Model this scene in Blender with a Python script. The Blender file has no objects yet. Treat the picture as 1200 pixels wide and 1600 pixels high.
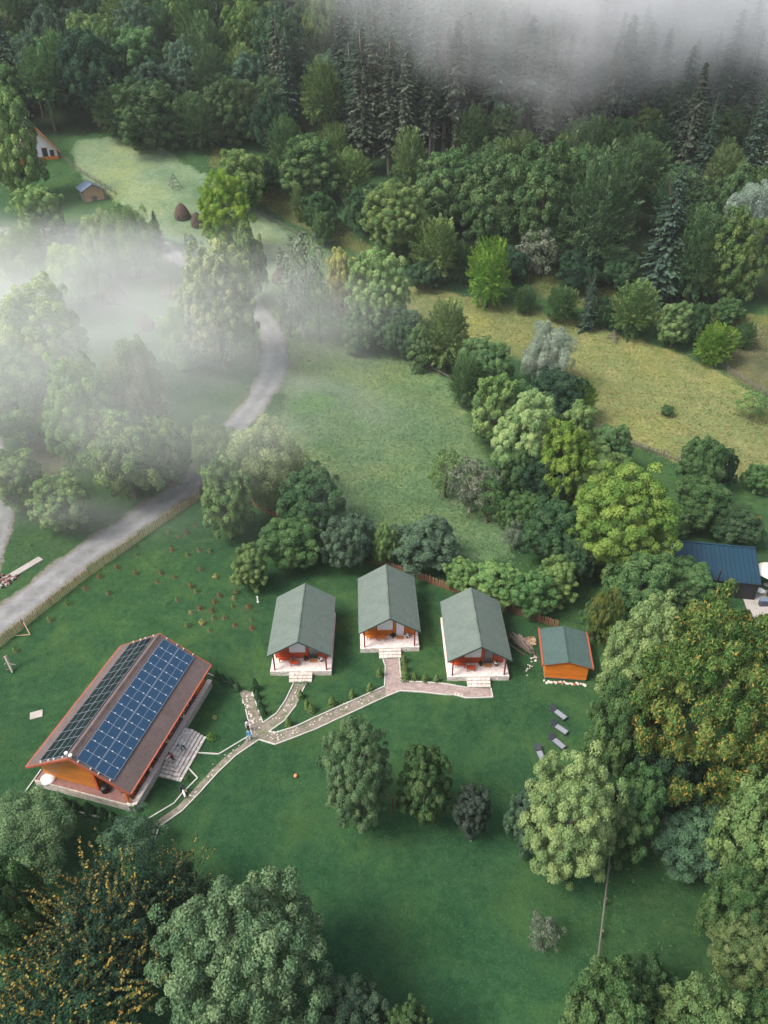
import bpy, bmesh, math, random
import numpy as np
from mathutils import Vector, Matrix, Quaternion

random.seed(7)
np.random.seed(7)
scene = bpy.context.scene
COL = scene.collection
PI = math.pi
R = math.radians

# ------------------------------------------------------------------ camera
CAM_H, PITCH, FPX = 60.0, R(35.0), 1110.0
cam_data = bpy.data.cameras.new("camera")
cam_data.sensor_fit = 'VERTICAL'
cam_data.sensor_height = 24.0
cam_data.lens = 24.0 * FPX / 1600.0
cam_data.clip_start = 0.5
cam_data.clip_end = 3000.0
cam = bpy.data.objects.new("camera", cam_data)
cam.location = (0, 0, CAM_H)
cam.rotation_euler = (PI / 2 - PITCH, 0, 0)
COL.objects.link(cam)
scene.camera = cam

# ------------------------------------------------------------------ light
SUN_ELEV, SUN_AZ = R(52), R(-112)          # azimuth measured from +y towards +x
world = bpy.data.worlds.new("World")
scene.world = world
world.use_nodes = True
wn = world.node_tree
bg = wn.nodes["Background"]
sky = wn.nodes.new("ShaderNodeTexSky")
sky.sky_type = 'NISHITA'
sky.sun_disc = False
sky.sun_elevation = SUN_ELEV
sky.sun_rotation = SUN_AZ
sky.air_density = 1.0
sky.dust_density = 4.0
sky.ozone_density = 1.5
hsv = wn.nodes.new("ShaderNodeHueSaturation")   # an overcast, milky sky
hsv.inputs["Saturation"].default_value = 0.55
wn.links.new(sky.outputs[0], hsv.inputs["Color"])
wn.links.new(hsv.outputs[0], bg.inputs["Color"])
bg.inputs["Strength"].default_value = 0.12
sun_data = bpy.data.lights.new("sun", 'SUN')
sun_data.energy = 1.8
sun_data.angle = R(22)
sun_data.color = (1.0, 0.95, 0.87)
sun = bpy.data.objects.new("sun", sun_data)
sdir = Vector((math.sin(SUN_AZ) * math.cos(SUN_ELEV), math.cos(SUN_AZ) * math.cos(SUN_ELEV), math.sin(SUN_ELEV)))
sun.rotation_euler = sdir.to_track_quat('Z', 'Y').to_euler()
sun.location = (-60, 20, 120)
COL.objects.link(sun)
scene.view_settings.view_transform = 'Standard'
scene.view_settings.look = 'None'
scene.view_settings.exposure = 1.28
scene.view_settings.gamma = 1.0
scene.view_settings.use_curve_mapping = False
scene.render.engine = 'CYCLES'
cy = scene.cycles
cy.max_bounces = 8
cy.diffuse_bounces = 3
cy.glossy_bounces = 2
cy.transmission_bounces = 3
cy.transparent_max_bounces = 6
cy.volume_bounces = 4
cy.volume_max_steps = 256
cy.use_denoising = True
cy.caustics_reflective = False
cy.caustics_refractive = False

# ------------------------------------------------------------------ terrain
_py = np.array([-120, 75, 100, 130, 160, 187, 224, 260, 300, 400, 560], float)
_pz = np.array([0, 0, 1.2, 5, 12, 20, 32, 46, 65, 120, 195], float)
_ty = np.arange(-120, 561, 1.0)
_tz = np.interp(_ty, _py, _pz)
_k = np.exp(-0.5 * (np.arange(-20, 21) / 7.0) ** 2); _k /= _k.sum()
_tz = np.convolve(np.pad(_tz, 20, mode='edge'), _k, mode='valid')

def terrain(x, y):
    x = np.asarray(x, float); y = np.asarray(y, float)
    z = np.interp(y, _ty, _tz)
    far = np.clip((y - 85) / 60, 0, 1)
    z = z + far * (1.1 * np.sin(x * 0.043 + 1.0 + y * 0.02) + 0.6 * np.sin(x * 0.11 - y * 0.07 + 2) + 0.22 * np.sin(x * 0.31 + y * 0.23))
    near = np.clip((y - 72) / 20, 0, 1)
    z = z + near * (0.10 * np.sin(x * 0.5 + y * 0.37) + 0.07 * np.sin(x * 0.93 - y * 0.8 + 1))
    return z

def tz(x, y): return float(terrain(x, y))

def ray(px, py):
    u = (px - 600.0) / FPX; v = (800.0 - py) / FPX
    return np.array([u, math.cos(PITCH) + v * math.sin(PITCH), -math.sin(PITCH) + v * math.cos(PITCH)])

def ground_point(px, py, up=0.0):
    """point of the terrain (lifted by up metres) seen in that direction"""
    d = ray(px, py); o = np.array([0, 0, CAM_H])
    ts = np.arange(15, 620, 1.5)
    p = o[None] + ts[:, None] * d[None]
    below = p[:, 2] < terrain(p[:, 0], p[:, 1]) + up
    if not below.any(): q = p[-1]
    else:
        i = int(np.argmax(below)); a, b = ts[max(i - 1, 0)], ts[i]
        for _ in range(25):
            m = 0.5 * (a + b); q = o + m * d
            if q[2] < tz(q[0], q[1]) + up: b = m
            else: a = m
        q = o + b * d
    return Vector((float(q[0]), float(q[1]), tz(q[0], q[1])))

def project(p):
    x, y, z = p[0], p[1], p[2] - CAM_H
    zc = y * math.cos(PITCH) - z * math.sin(PITCH); yc = y * math.sin(PITCH) + z * math.cos(PITCH)
    return 600 + FPX * x / zc, 800 - FPX * yc / zc, zc

# ------------------------------------------------------------------ materials
def new_mat(name):
    m = bpy.data.materials.new(name); m.use_nodes = True
    nt = m.node_tree; b = nt.nodes["Principled BSDF"]
    return m, nt, b

def N(nt, t, **kw):
    n = nt.nodes.new(t)
    for k, v in kw.items():
        if k in n.inputs: n.inputs[k].default_value = v
        else: setattr(n, k, v)
    return n

def noise(nt, vec, scale, detail=4, rough=0.55, dist=0.0):
    n = N(nt, "ShaderNodeTexNoise"); n.inputs["Scale"].default_value = scale
    n.inputs["Detail"].default_value = detail; n.inputs["Roughness"].default_value = rough
    n.inputs["Distortion"].default_value = dist
    if vec is not None: nt.links.new(vec, n.inputs["Vector"])
    return n.outputs["Fac"]

def ramp(nt, fac, stops):
    r = N(nt, "ShaderNodeValToRGB")
    el = r.color_ramp.elements
    while len(el) < len(stops): el.new(0.5)
    for e, (p, c) in zip(el, stops):
        e.position = p; e.color = (*c, 1) if len(c) == 3 else c
    nt.links.new(fac, r.inputs[0]); return r.outputs[0]

def mix(nt, fac, a, b, mode='MIX'):
    n = N(nt, "ShaderNodeMix"); n.data_type = 'RGBA'; n.blend_type = mode
    for s, v in ((0, fac), (6, a), (7, b)):
        if hasattr(v, "is_linked"): nt.links.new(v, n.inputs[s])
        elif s == 0: n.inputs[0].default_value = v
        else: n.inputs[s].default_value = (*v, 1)
    return n.outputs[2]

def math_n(nt, op, a, b=None, clamp=False):
    n = N(nt, "ShaderNodeMath"); n.operation = op; n.use_clamp = clamp
    for i, v in ((0, a), (1, b)):
        if v is None: continue
        if hasattr(v, "is_linked"): nt.links.new(v, n.inputs[i])
        else: n.inputs[i].default_value = v
    return n.outputs[0]

def bump(nt, h, strength=0.4, dist=0.05):
    n = N(nt, "ShaderNodeBump"); n.inputs["Strength"].default_value = strength
    n.inputs["Distance"].default_value = dist
    nt.links.new(h, n.inputs["Height"]); return n.outputs[0]

def attr(nt, name):
    a = N(nt, "ShaderNodeAttribute"); a.attribute_name = name; return a.outputs["Fac"]

def simple(name, col, rough=0.7, var=0.25, scale=3.0, metal=0.0, bmp=0.0, spec=0.4, stretch=None):
    m, nt, b = new_mat(name)
    tc = N(nt, "ShaderNodeTexCoord"); vec = tc.outputs["Object"]
    if stretch:
        mp = N(nt, "ShaderNodeMapping"); mp.inputs["Scale"].default_value = stretch
        nt.links.new(vec, mp.inputs[0]); vec = mp.outputs[0]
    oi = N(nt, "ShaderNodeObjectInfo")
    f = noise(nt, vec, scale, 5, 0.6)
    lo = tuple(max(0, c * (1 - var)) for c in col); hi = tuple(min(1, c * (1 + var)) for c in col)
    c = ramp(nt, f, [(0.25, lo), (0.75, hi)])
    v = math_n(nt, 'MULTIPLY_ADD', oi.outputs["Random"], 0.3 * var * 2); v.node.inputs[2].default_value = 1 - 0.3 * var
    cm = N(nt, "ShaderNodeMix"); cm.data_type = 'RGBA'; cm.blend_type = 'MULTIPLY'; cm.inputs[0].default_value = 1
    nt.links.new(c, cm.inputs[6]); nt.links.new(v, cm.inputs[7])
    nt.links.new(cm.outputs[2], b.inputs["Base Color"])
    b.inputs["Roughness"].default_value = rough; b.inputs["Metallic"].default_value = metal
    b.inputs["Specular IOR Level"].default_value = spec
    if bmp: nt.links.new(bump(nt, f, bmp, 0.03), b.inputs["Normal"])
    return m

def shingle_mat(name, c1, c2, c3, bs=0.5):
    m, nt, b = new_mat(name)
    tc = N(nt, "ShaderNodeTexCoord")
    br = N(nt, "ShaderNodeTexBrick"); br.offset = 0.5
    br.inputs["Scale"].default_value = 1.0; br.inputs["Brick Width"].default_value = 0.34
    br.inputs["Row Height"].default_value = 0.15; br.inputs["Mortar Size"].default_value = 0.011
    br.inputs["Color1"].default_value = (*c1, 1); br.inputs["Color2"].default_value = (*c2, 1)
    br.inputs["Mortar"].default_value = (*[c * 0.40 for c in c1], 1)
    uv = N(nt, "ShaderNodeUVMap"); nt.links.new(uv.outputs[0], br.inputs["Vector"])
    big = noise(nt, tc.outputs["Object"], 0.9, 5, 0.65)
    fine = noise(nt, tc.outputs["Object"], 9, 3, 0.7)
    c = mix(nt, ramp(nt, big, [(0.35, (0, 0, 0)), (0.75, (1, 1, 1))]), br.outputs[0], c3)
    c = mix(nt, 0.45, c, ramp(nt, fine, [(0.3, tuple(x * 0.55 for x in c1)), (0.7, tuple(min(1, x * 1.6) for x in c2))]))
    nt.links.new(c, b.inputs["Base Color"]); b.inputs["Roughness"].default_value = 0.8
    b.inputs["Specular IOR Level"].default_value = 0.35
    nt.links.new(bump(nt, br.outputs["Fac"], -0.5, 0.02), b.inputs["Normal"])
    return m

def leaf_mat(name, autumn=(0.37, 0.245, 0.055), trans=0.18):
    m, nt, b = new_mat(name); nt.nodes.remove(b)
    out = nt.nodes["Material Output"]
    oi = N(nt, "ShaderNodeObjectInfo")
    pf, lf, au = attr(nt, "puff"), attr(nt, "leaf"), attr(nt, "autumn")
    h = N(nt, "ShaderNodeHueSaturation")
    nt.links.new(oi.outputs["Color"], h.inputs["Color"])
    hv = math_n(nt, 'MULTIPLY_ADD', pf, -0.045); hv.node.inputs[2].default_value = 0.5225
    nt.links.new(hv, h.inputs["Hue"])
    sm = math_n(nt, 'ADD', math_n(nt, 'MULTIPLY', pf, 0.55), math_n(nt, 'MULTIPLY', lf, 0.5))
    vv = math_n(nt, 'ADD', sm, 0.5)
    nt.links.new(vv, h.inputs["Value"])
    c = mix(nt, au, h.outputs[0], autumn)
    d = N(nt, "ShaderNodeBsdfDiffuse"); t = N(nt, "ShaderNodeBsdfTranslucent")
    nt.links.new(c, d.inputs[0]); nt.links.new(c, t.inputs[0])
    ms = N(nt, "ShaderNodeMixShader"); ms.inputs[0].default_value = trans
    nt.links.new(d.outputs[0], ms.inputs[1]); nt.links.new(t.outputs[0], ms.inputs[2])
    nt.links.new(ms.outputs[0], out.inputs["Surface"])
    return m

M = {}
M['leaf'] = leaf_mat('leaf')
M['bark'] = simple('bark', (0.085, 0.065, 0.05), 0.9, 0.4, 4, bmp=0.5, stretch=(4, 4, 0.6))
M['pale_bark'] = simple('pale_bark', (0.32, 0.27, 0.235), 0.9, 0.3, 4, bmp=0.4, stretch=(4, 4, 0.5))
M['orange_wood'] = simple('orange_wood', (0.54, 0.150, 0.014), 0.5, 0.35, 2.5, bmp=0.3, stretch=(0.6, 8, 8))
M['red_wood'] = simple('red_wood', (0.43, 0.064, 0.018), 0.5, 0.35, 2.5, bmp=0.3, stretch=(0.7, 8, 8))
M['honey_wood'] = simple('honey_wood', (0.44, 0.155, 0.024), 0.5, 0.4, 1.6, bmp=0.3, stretch=(0.5, 7, 7))
M['red_trim'] = simple('red_trim', (0.30, 0.072, 0.038), 0.5, 0.2, 3)
M['post_wood'] = simple('post_wood', (0.22, 0.030, 0.012), 0.5, 0.3, 4)
M['green_shingle'] = shingle_mat('green_shingle', (0.080, 0.108, 0.092), (0.100, 0.130, 0.112), (0.130, 0.148, 0.124))
M['dark_green_shingle'] = shingle_mat('dark_green_shingle', (0.035, 0.066, 0.060), (0.055, 0.090, 0.082), (0.062, 0.098, 0.086))
M['brown_shingle'] = shingle_mat('brown_shingle', (0.066, 0.046, 0.044), (0.108, 0.078, 0.073), (0.135, 0.100, 0.095))
M['green_trim'] = simple('green_trim', (0.035, 0.06, 0.05), 0.6, 0.2)
M['pale_stone'] = simple('pale_stone', (0.54, 0.465, 0.42), 0.85, 0.3, 5, bmp=0.5)
M['grey_stone'] = simple('grey_stone', (0.58, 0.55, 0.50), 0.9, 0.45, 4, bmp=0.6)
M['mortar'] = simple('mortar', (0.20, 0.185, 0.165), 0.95, 0.3, 5)
M['tile_brown'] = simple('tile_brown', (0.19, 0.095, 0.08), 0.75, 0.3, 3)
M['white_paint'] = simple('white_paint', (0.72, 0.71, 0.68), 0.6, 0.12, 6)
M['kerb'] = simple('kerb', (0.44, 0.43, 0.39), 0.8, 0.2, 7, bmp=0.3)
M['curtain'] = simple('curtain', (0.62, 0.64, 0.68), 0.25, 0.08, 2, spec=0.6)
M['dark_glass'] = simple('dark_glass', (0.035, 0.05, 0.06), 0.08, 0.2, 2, spec=0.8)
M['mat_orange'] = simple('mat_orange', (0.48, 0.20, 0.08), 0.9, 0.2, 6)
M['black'] = simple('black', (0.012, 0.012, 0.014), 0.6, 0.3, 4)
M['steel'] = simple('steel', (0.55, 0.56, 0.58), 0.35, 0.1, 4, metal=0.9)
M['frame_alu'] = simple('frame_alu', (0.36, 0.42, 0.50), 0.4, 0.1, 4, metal=0.5)
M['picket'] = simple('picket', (0.47, 0.31, 0.18), 0.85, 0.35, 5, stretch=(5, 5, 0.6))
M['red_picket'] = simple('red_picket', (0.24, 0.11, 0.065), 0.85, 0.35, 5, stretch=(5, 5, 0.6))
M['grey_wood'] = simple('grey_wood', (0.13, 0.115, 0.10), 0.9, 0.35, 5)
M['split_wood'] = simple('split_wood', (0.25, 0.17, 0.115), 0.9, 0.4, 5)
M['hay'] = simple('hay', (0.085, 0.060, 0.044), 0.95, 0.5, 6, bmp=0.9, stretch=(6, 6, 0.9))
M['sling_grey'] = simple('sling_grey', (0.20, 0.21, 0.235), 0.7, 0.12, 9)
M['dark_plastic'] = simple('dark_plastic', (0.05, 0.056, 0.07), 0.5, 0.15, 5)
M['beige'] = simple('beige', (0.58, 0.53, 0.46), 0.85, 0.1, 2)
M['concrete'] = simple('concrete', (0.30, 0.275, 0.25), 0.9, 0.2, 3, bmp=0.3)
M['terracotta'] = simple('terracotta', (0.30, 0.10, 0.05), 0.8, 0.2, 4)
M['flower_red'] = simple('flower_red', (0.55, 0.05, 0.03), 0.7, 0.4, 12)
M['flower_white'] = simple('flower_white', (0.75, 0.72, 0.70), 0.7, 0.2, 12)
M['orange_ball'] = simple('orange_ball', (0.70, 0.22, 0.10), 0.4, 0.1)
M['blue_metal'] = simple('blue_metal', (0.007, 0.032, 0.055), 0.5, 0.18, 0.7, spec=0.3)
M['slate_blue'] = simple('slate_blue', (0.10, 0.14, 0.20), 0.5, 0.15, 2)
M['grey_sheet'] = simple('grey_sheet', (0.28, 0.30, 0.32), 0.6, 0.15, 2)
M['white_wall'] = simple('white_wall', (0.74, 0.74, 0.75), 0.85, 0.08, 2)
M['tan_wood'] = simple('tan_wood', (0.42, 0.27, 0.16), 0.8, 0.25, 4)
M['mulch'] = simple('mulch', (0.10, 0.060, 0.04), 0.95, 0.5, 8)
M['skin'] = simple('skin', (0.52, 0.32, 0.23), 0.6, 0.08)
M['hair'] = simple('hair', (0.015, 0.012, 0.012), 0.6, 0.2)

def cell_mat(name, base, line, rows=11.0, spec=.75):
    m, nt, b = new_mat(name)
    uv = N(nt, "ShaderNodeUVMap")
    sp = N(nt, "ShaderNodeSeparateXYZ"); nt.links.new(uv.outputs[0], sp.inputs[0])
    def bars(o, n, w):
        f = math_n(nt, 'FRACT', math_n(nt, 'MULTIPLY', o, n))
        return math_n(nt, 'GREATER_THAN', f, 1 - w)
    l1 = bars(sp.outputs[1], 6.0, 0.10)
    l2 = bars(sp.outputs[0], rows, 0.06)
    f = math_n(nt, 'MAXIMUM', l1, math_n(nt, 'MULTIPLY', l2, 0.5))
    c = mix(nt, f, base, line)
    nt.links.new(c, b.inputs["Base Color"])
    b.inputs["Roughness"].default_value = 0.12
    b.inputs["Specular IOR Level"].default_value = spec; b.inputs["Specular Tint"].default_value = (.55, .75, 1, 1)
    return m
M['cells'] = cell_mat('solar_cells', (0.009, 0.032, 0.068), (0.06, 0.13, 0.22))
M['cells_dimmed'] = cell_mat('dimmed_solar_cells', (0.005, 0.009, 0.011), (0.03, 0.045, 0.05), 11.0, .16)  # left slope's cell colour darkened, standing in for its weaker sky reflection

def stone_mat(name, base, gap):
    m, nt, b = new_mat(name)
    tc = N(nt, "ShaderNodeTexCoord")
    v = N(nt, "ShaderNodeTexVoronoi"); v.feature = 'DISTANCE_TO_EDGE'; v.inputs["Scale"].default_value = 3.2
    v2 = N(nt, "ShaderNodeTexVoronoi"); v2.inputs["Scale"].default_value = 3.2
    nt.links.new(tc.outputs["Object"], v.inputs["Vector"]); nt.links.new(tc.outputs["Object"], v2.inputs["Vector"])
    tone = ramp(nt, v2.outputs["Color"], [(0.1, tuple(c * 0.72 for c in base)), (0.9, tuple(min(1, c * 1.25) for c in base))])
    n = noise(nt, tc.outputs["Object"], 11, 4, 0.65)
    tone = mix(nt, 0.3, tone, ramp(nt, n, [(0.3, tuple(c * 0.5 for c in base)), (0.7, tuple(min(1, c * 1.3) for c in base))]))
    e = ramp(nt, v.outputs["Distance"], [(0.0, (1, 1, 1)), (0.035, (0, 0, 0))])
    nt.links.new(mix(nt, e, tone, gap), b.inputs["Base Color"])
    b.inputs["Roughness"].default_value = 0.9
    nt.links.new(bump(nt, v.outputs["Distance"], 0.5, 0.05), b.inputs["Normal"])
    return m
M['stone_floor'] = stone_mat('stone_floor', (0.70, 0.60, 0.56), (0.42, 0.36, 0.33))
M['stone_wall'] = stone_mat('stone_wall', (0.40, 0.36, 0.31), (0.16, 0.14, 0.12))

def fabric(name, col): M[name] = simple(name, col, 0.85, 0.12, 6)
fabric('cloth_white', (0.72, 0.62, 0.68)); fabric('cloth_blue', (0.12, 0.28, 0.50)); fabric('cloth_grey', (0.16, 0.22, 0.24))
fabric('cloth_red', (0.26, 0.015, 0.04)); fabric('cloth_navy', (0.012, 0.022, 0.045)); fabric('cloth_dark', (0.02, 0.02, 0.025))
fabric('cloth_denim', (0.20, 0.32, 0.46))

# ------------------------------------------------------------------ object helpers
def thing(name, label, cat, loc=(0, 0, 0), rz=0.0, group=None):
    o = bpy.data.objects.new(name, None); o.empty_display_size = 0.3
    COL.objects.link(o); o.location = loc; o.rotation_euler = (0, 0, rz)
    o["label"] = label; o["category"] = cat
    if group: o["group"] = group
    return o

def tag(o, label, cat, group=None):
    o["label"] = label; o["category"] = cat
    if group: o["group"] = group
    return o

def part(name, data, parent=None, loc=(0, 0, 0), rot=(0, 0, 0), scl=(1, 1, 1), color=None):
    o = bpy.data.objects.new(name, data); COL.objects.link(o)
    o.parent = parent; o.location = loc; o.rotation_euler = rot; o.scale = scl
    if color: o.color = (*color, 1)
    return o

def copy_tree(o, parent=None):
    c = o.copy(); COL.objects.link(c)
    if parent is not None: c.parent = parent
    for ch in o.children: copy_tree(ch, c)
    return c

class MB:
    """collects simple shapes for ONE mesh"""
    def __init__(s): s.v = []; s.f = []; s.m = []; s.uv = {}
    def face(s, pts, mi=0, uv=None):
        i = len(s.v); s.v += [tuple(p) for p in pts]; s.f.append(tuple(range(i, i + len(pts)))); s.m.append(mi)
        if uv: s.uv[len(s.f) - 1] = uv
    def box(s, lo, hi, mi=0, rot=None, at=(0, 0, 0)):
        i = len(s.v)
        for x in (lo[0], hi[0]):
            for y in (lo[1], hi[1]):
                for z in (lo[2], hi[2]):
                    p = Vector((x, y, z))
                    if rot is not None: p = rot @ p
                    s.v.append(tuple(p + Vector(at)))
        for q in ((0, 1, 3, 2), (4, 6, 7, 5), (0, 4, 5, 1), (2, 3, 7, 6), (0, 2, 6, 4), (1, 5, 7, 3)):
            s.f.append(tuple(i + k for k in q)); s.m.append(mi)
    def prism(s, poly, axis, a, b, mi=0):
        """poly: 2D points in the plane across axis ('x','y','z'), from a to b"""
        def P(p, t): return {'x': (t, p[0], p[1]), 'y': (p[0], t, p[1]), 'z': (p[0], p[1], t)}[axis]
        n = len(poly); i = len(s.v)
        s.v += [P(p, a) for p in poly] + [P(p, b) for p in poly]
        s.f.append(tuple(range(i, i + n))); s.f.append(tuple(reversed(range(i + n, i + 2 * n)))); s.m += [mi, mi]
        for k in range(n):
            s.f.append((i + k, i + n + k, i + n + (k + 1) % n, i + (k + 1) % n)); s.m.append(mi)
    def tube(s, pts, rad, n=6, mi=0, cap=True):
        pts = [Vector(p) for p in pts]
        if not hasattr(rad, '__len__'): rad = [rad] * len(pts)
        i0 = len(s.v)
        for k, p in enumerate(pts):
            d = (pts[min(k + 1, len(pts) - 1)] - pts[max(k - 1, 0)]).normalized()
            a = d.orthogonal().normalized(); b = d.cross(a)
            if k and a.dot(pa) < 0: pass
            pa = a
            for j in range(n):
                t = 2 * PI * j / n
                s.v.append(tuple(p + (a * math.cos(t) + b * math.sin(t)) * rad[k]))
        for k in range(len(pts) - 1):
            for j in range(n):
                a, b = i0 + k * n + j, i0 + k * n + (j + 1) % n
                s.f.append((a, b, b + n, a + n)); s.m.append(mi)
        if cap:
            s.f.append(tuple(reversed(range(i0, i0 + n)))); s.m.append(mi)
            e = i0 + (len(pts) - 1) * n
            s.f.append(tuple(range(e, e + n))); s.m.append(mi)
    def lathe(s, prof, n=12, mi=0, at=(0, 0, 0)):
        i0 = len(s.v)
        for r, z in prof:
            for j in range(n):
                t = 2 * PI * j / n; s.v.append((at[0] + r * math.cos(t), at[1] + r * math.sin(t), at[2] + z))
        for k in range(len(prof) - 1):
            for j in range(n):
                a, b = i0 + k * n + j, i0 + k * n + (j + 1) % n
                s.f.append((a, b, b + n, a + n)); s.m.append(mi)
        s.f.append(tuple(reversed(range(i0, i0 + n)))); s.m.append(mi)
        e = i0 + (len(prof) - 1) * n; s.f.append(tuple(range(e, e + n))); s.m.append(mi)
    def mesh(s, name, mats):
        me = bpy.data.meshes.new(name)
        me.from_pydata(s.v, [], s.f)
        if not isinstance(mats, (list, tuple)): mats = [mats]
        for m in mats: me.materials.append(m)
        me.polygons.foreach_set("material_index", s.m)
        if s.uv:
            ul = me.uv_layers.new(name="UVMap")
            for p in me.polygons:
                u = s.uv.get(p.index)
                if u:
                    for li, w in zip(p.loop_indices, u): ul.data[li].uv = w
        me.update()
        return me

def box_part(name, lo, hi, mat, parent, bevel=0.0):
    b = MB(); b.box(lo, hi); me = b.mesh(name, mat)
    if bevel: bevel_mesh(me, bevel)
    return part(name, me, parent)

def bevel_mesh(me, w, seg=1):
    bm = bmesh.new(); bm.from_mesh(me)
    bmesh.ops.bevel(bm, geom=bm.edges[:], offset=w, segments=seg, affect='EDGES', profile=0.6)
    bm.to_mesh(me); bm.free()

def drape_strip(name, pts, widths, mat, lift=0.05, cross=5, step=1.0):
    """ribbon of ground material laid over the terrain"""
    P = [Vector((p[0], p[1], 0)) for p in pts]
    # resample (Catmull-Rom)
    out = []; ws = []
    for k in range(len(P) - 1):
        p0, p1, p2, p3 = P[max(k - 1, 0)], P[k], P[k + 1], P[min(k + 2, len(P) - 1)]
        n = max(2, int((p2 - p1).length / step))
        for i in range(n):
            t = i / n
            out.append(0.5 * ((2 * p1) + (p2 - p0) * t + (2 * p0 - 5 * p1 + 4 * p2 - p3) * t * t + (3 * p1 - p0 - 3 * p2 + p3) * t ** 3))
            ws.append(widths[k] * (1 - t) + widths[k + 1] * t)
    out.append(P[-1]); ws.append(widths[-1])
    v = []; f = []; e = []
    for k, p in enumerate(out):
        d = (out[min(k + 1, len(out) - 1)] - out[max(k - 1, 0)]).normalized(); n = Vector((-d.y, d.x, 0))
        for j in range(cross + 1):
            s = (j / cross - 0.5)
            w = ws[k] * (1 + (0.10 * math.sin(k * 0.9) + 0.07 * math.sin(k * 2.3 + 1)) * (abs(s) > 0.45))
            q = p + n * (s * w); v.append((q.x, q.y, tz(q.x, q.y) + lift * (1 - 0.9 * (abs(s) > 0.49))))
            e.append(1 - abs(s) * 2)
    for k in range(len(out) - 1):
        for j in range(cross):
            a = k * (cross + 1) + j; f.append((a, a + 1, a + cross + 2, a + cross + 1))
    me = bpy.data.meshes.new(name); me.from_pydata(v, [], f); me.materials.append(mat)
    at_ = me.attributes.new("edge", 'FLOAT', 'POINT'); at_.data.foreach_set("value", e)
    for p in me.polygons: p.use_smooth = True
    o = part(name, me); o["kind"] = "structure"
    return o, out

# ================================================================== GROUND
def gp2(px, py): g = ground_point(px, py); return (g.x, g.y)

def poly_mask(X, Y, poly):
    inside = np.zeros(X.shape, bool); n = len(poly)
    for i in range(n):
        x1, y1 = poly[i]; x2, y2 = poly[(i + 1) % n]
        c = ((y1 > Y) != (y2 > Y)) & (X < (x2 - x1) * (Y - y1) / ((y2 - y1) or 1e-9) + x1)
        inside ^= c
    return inside

GX = np.arange(-262, 262.1, 1.6); GY = np.arange(-70, 500.1, 1.6)
X, Y = np.meshgrid(GX, GY)
Z = terrain(X, Y)

def blur(a, n):
    k = np.ones(2 * n + 1) / (2 * n + 1)
    for ax in (0, 1):
        a = np.apply_along_axis(lambda r: np.convolve(np.pad(r, n, mode='edge'), k, mode='valid'), ax, a)
    return a

def region(polys, n=1):
    m = np.zeros(X.shape)
    for p in polys: m = np.maximum(m, poly_mask(X, Y, [gp2(*q) for q in p]).astype(float))
    return blur(m, n)

pale = region([[(115, 222), (175, 214), (250, 226), (300, 265), (400, 330), (480, 372), (520, 400), (620, 520), (705, 598), (735, 670), (790, 780), (800, 880), (660, 870), (480, 800), (440, 700), (445, 600), (420, 490), (395, 440), (300, 380), (190, 320), (120, 270)]])
hay_m = region([[(115, 222), (175, 214), (250, 226), (300, 265), (400, 330), (470, 375), (430, 440), (330, 400), (250, 370), (190, 320), (120, 270)]])
dry = region([[(600, 420), (690, 455), (760, 470), (850, 490), (960, 520), (1060, 550), (1140, 590), (1210, 640), (1260, 700), (1260, 790), (1120, 738), (1060, 722), (930, 668), (890, 620), (820, 560), (720, 540), (640, 480)]])
scrub = region([[(330, 225), (400, 265), (470, 320), (560, 370), (640, 430), (560, 400), (480, 360), (400, 310), (330, 260)], [(800, 420), (900, 440), (1080, 470), (1210, 500), (1210, 560), (1000, 500), (850, 470)]])
brown = region([[(1120, 520), (1260, 500), (1260, 640), (1180, 610), (1130, 575)], [(40, 690), (95, 690), (110, 740), (60, 760), (40, 730)], [(385, 610), (405, 585), (395, 625), (365, 660), (345, 660)]])
lower_lawn_dark = region([[(120, 1330), (330, 1270), (480, 1290), (700, 1320), (840, 1300), (930, 1380), (925, 1540), (900, 1900), (-200, 1900)]], 5)  # soft-edged region of darker, cooler green on the lower lawn
worn = region([[(525, 1288), (560, 1280), (598, 1290), (590, 1312), (545, 1315)], [(815, 1345), (850, 1350), (862, 1378), (825, 1372)], [(655, 1285), (690, 1285), (690, 1300), (655, 1300)], [(326, 1160), (350, 1160), (330, 1200), (305, 1195)], [(218, 1268), (240, 1262), (232, 1285), (214, 1280)], [(380, 940), (410, 940), (410, 985), (380, 985)]], 1)
bright = region([[(455, 610), (520, 612), (525, 640), (470, 655), (450, 640)]], 2)
lawn = region([[(-40, 1040), (60, 960), (312, 782), (430, 815), (560, 885), (640, 905), (870, 985), (960, 1100), (960, 1330), (930, 1530), (910, 1900), (-300, 1900)]])
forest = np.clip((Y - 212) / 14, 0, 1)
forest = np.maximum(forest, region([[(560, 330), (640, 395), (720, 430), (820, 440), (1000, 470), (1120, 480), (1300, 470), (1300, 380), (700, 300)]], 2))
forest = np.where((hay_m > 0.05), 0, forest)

nx, ny = len(GX), len(GY)
verts = np.stack([X.ravel(), Y.ravel(), Z.ravel()], 1).astype(np.float32)
ii = (np.arange(ny - 1)[:, None] * nx + np.arange(nx - 1)[None]).ravel()
faces = np.stack([ii, ii + 1, ii + nx + 1, ii + nx], 1).astype(np.int32)

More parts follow.
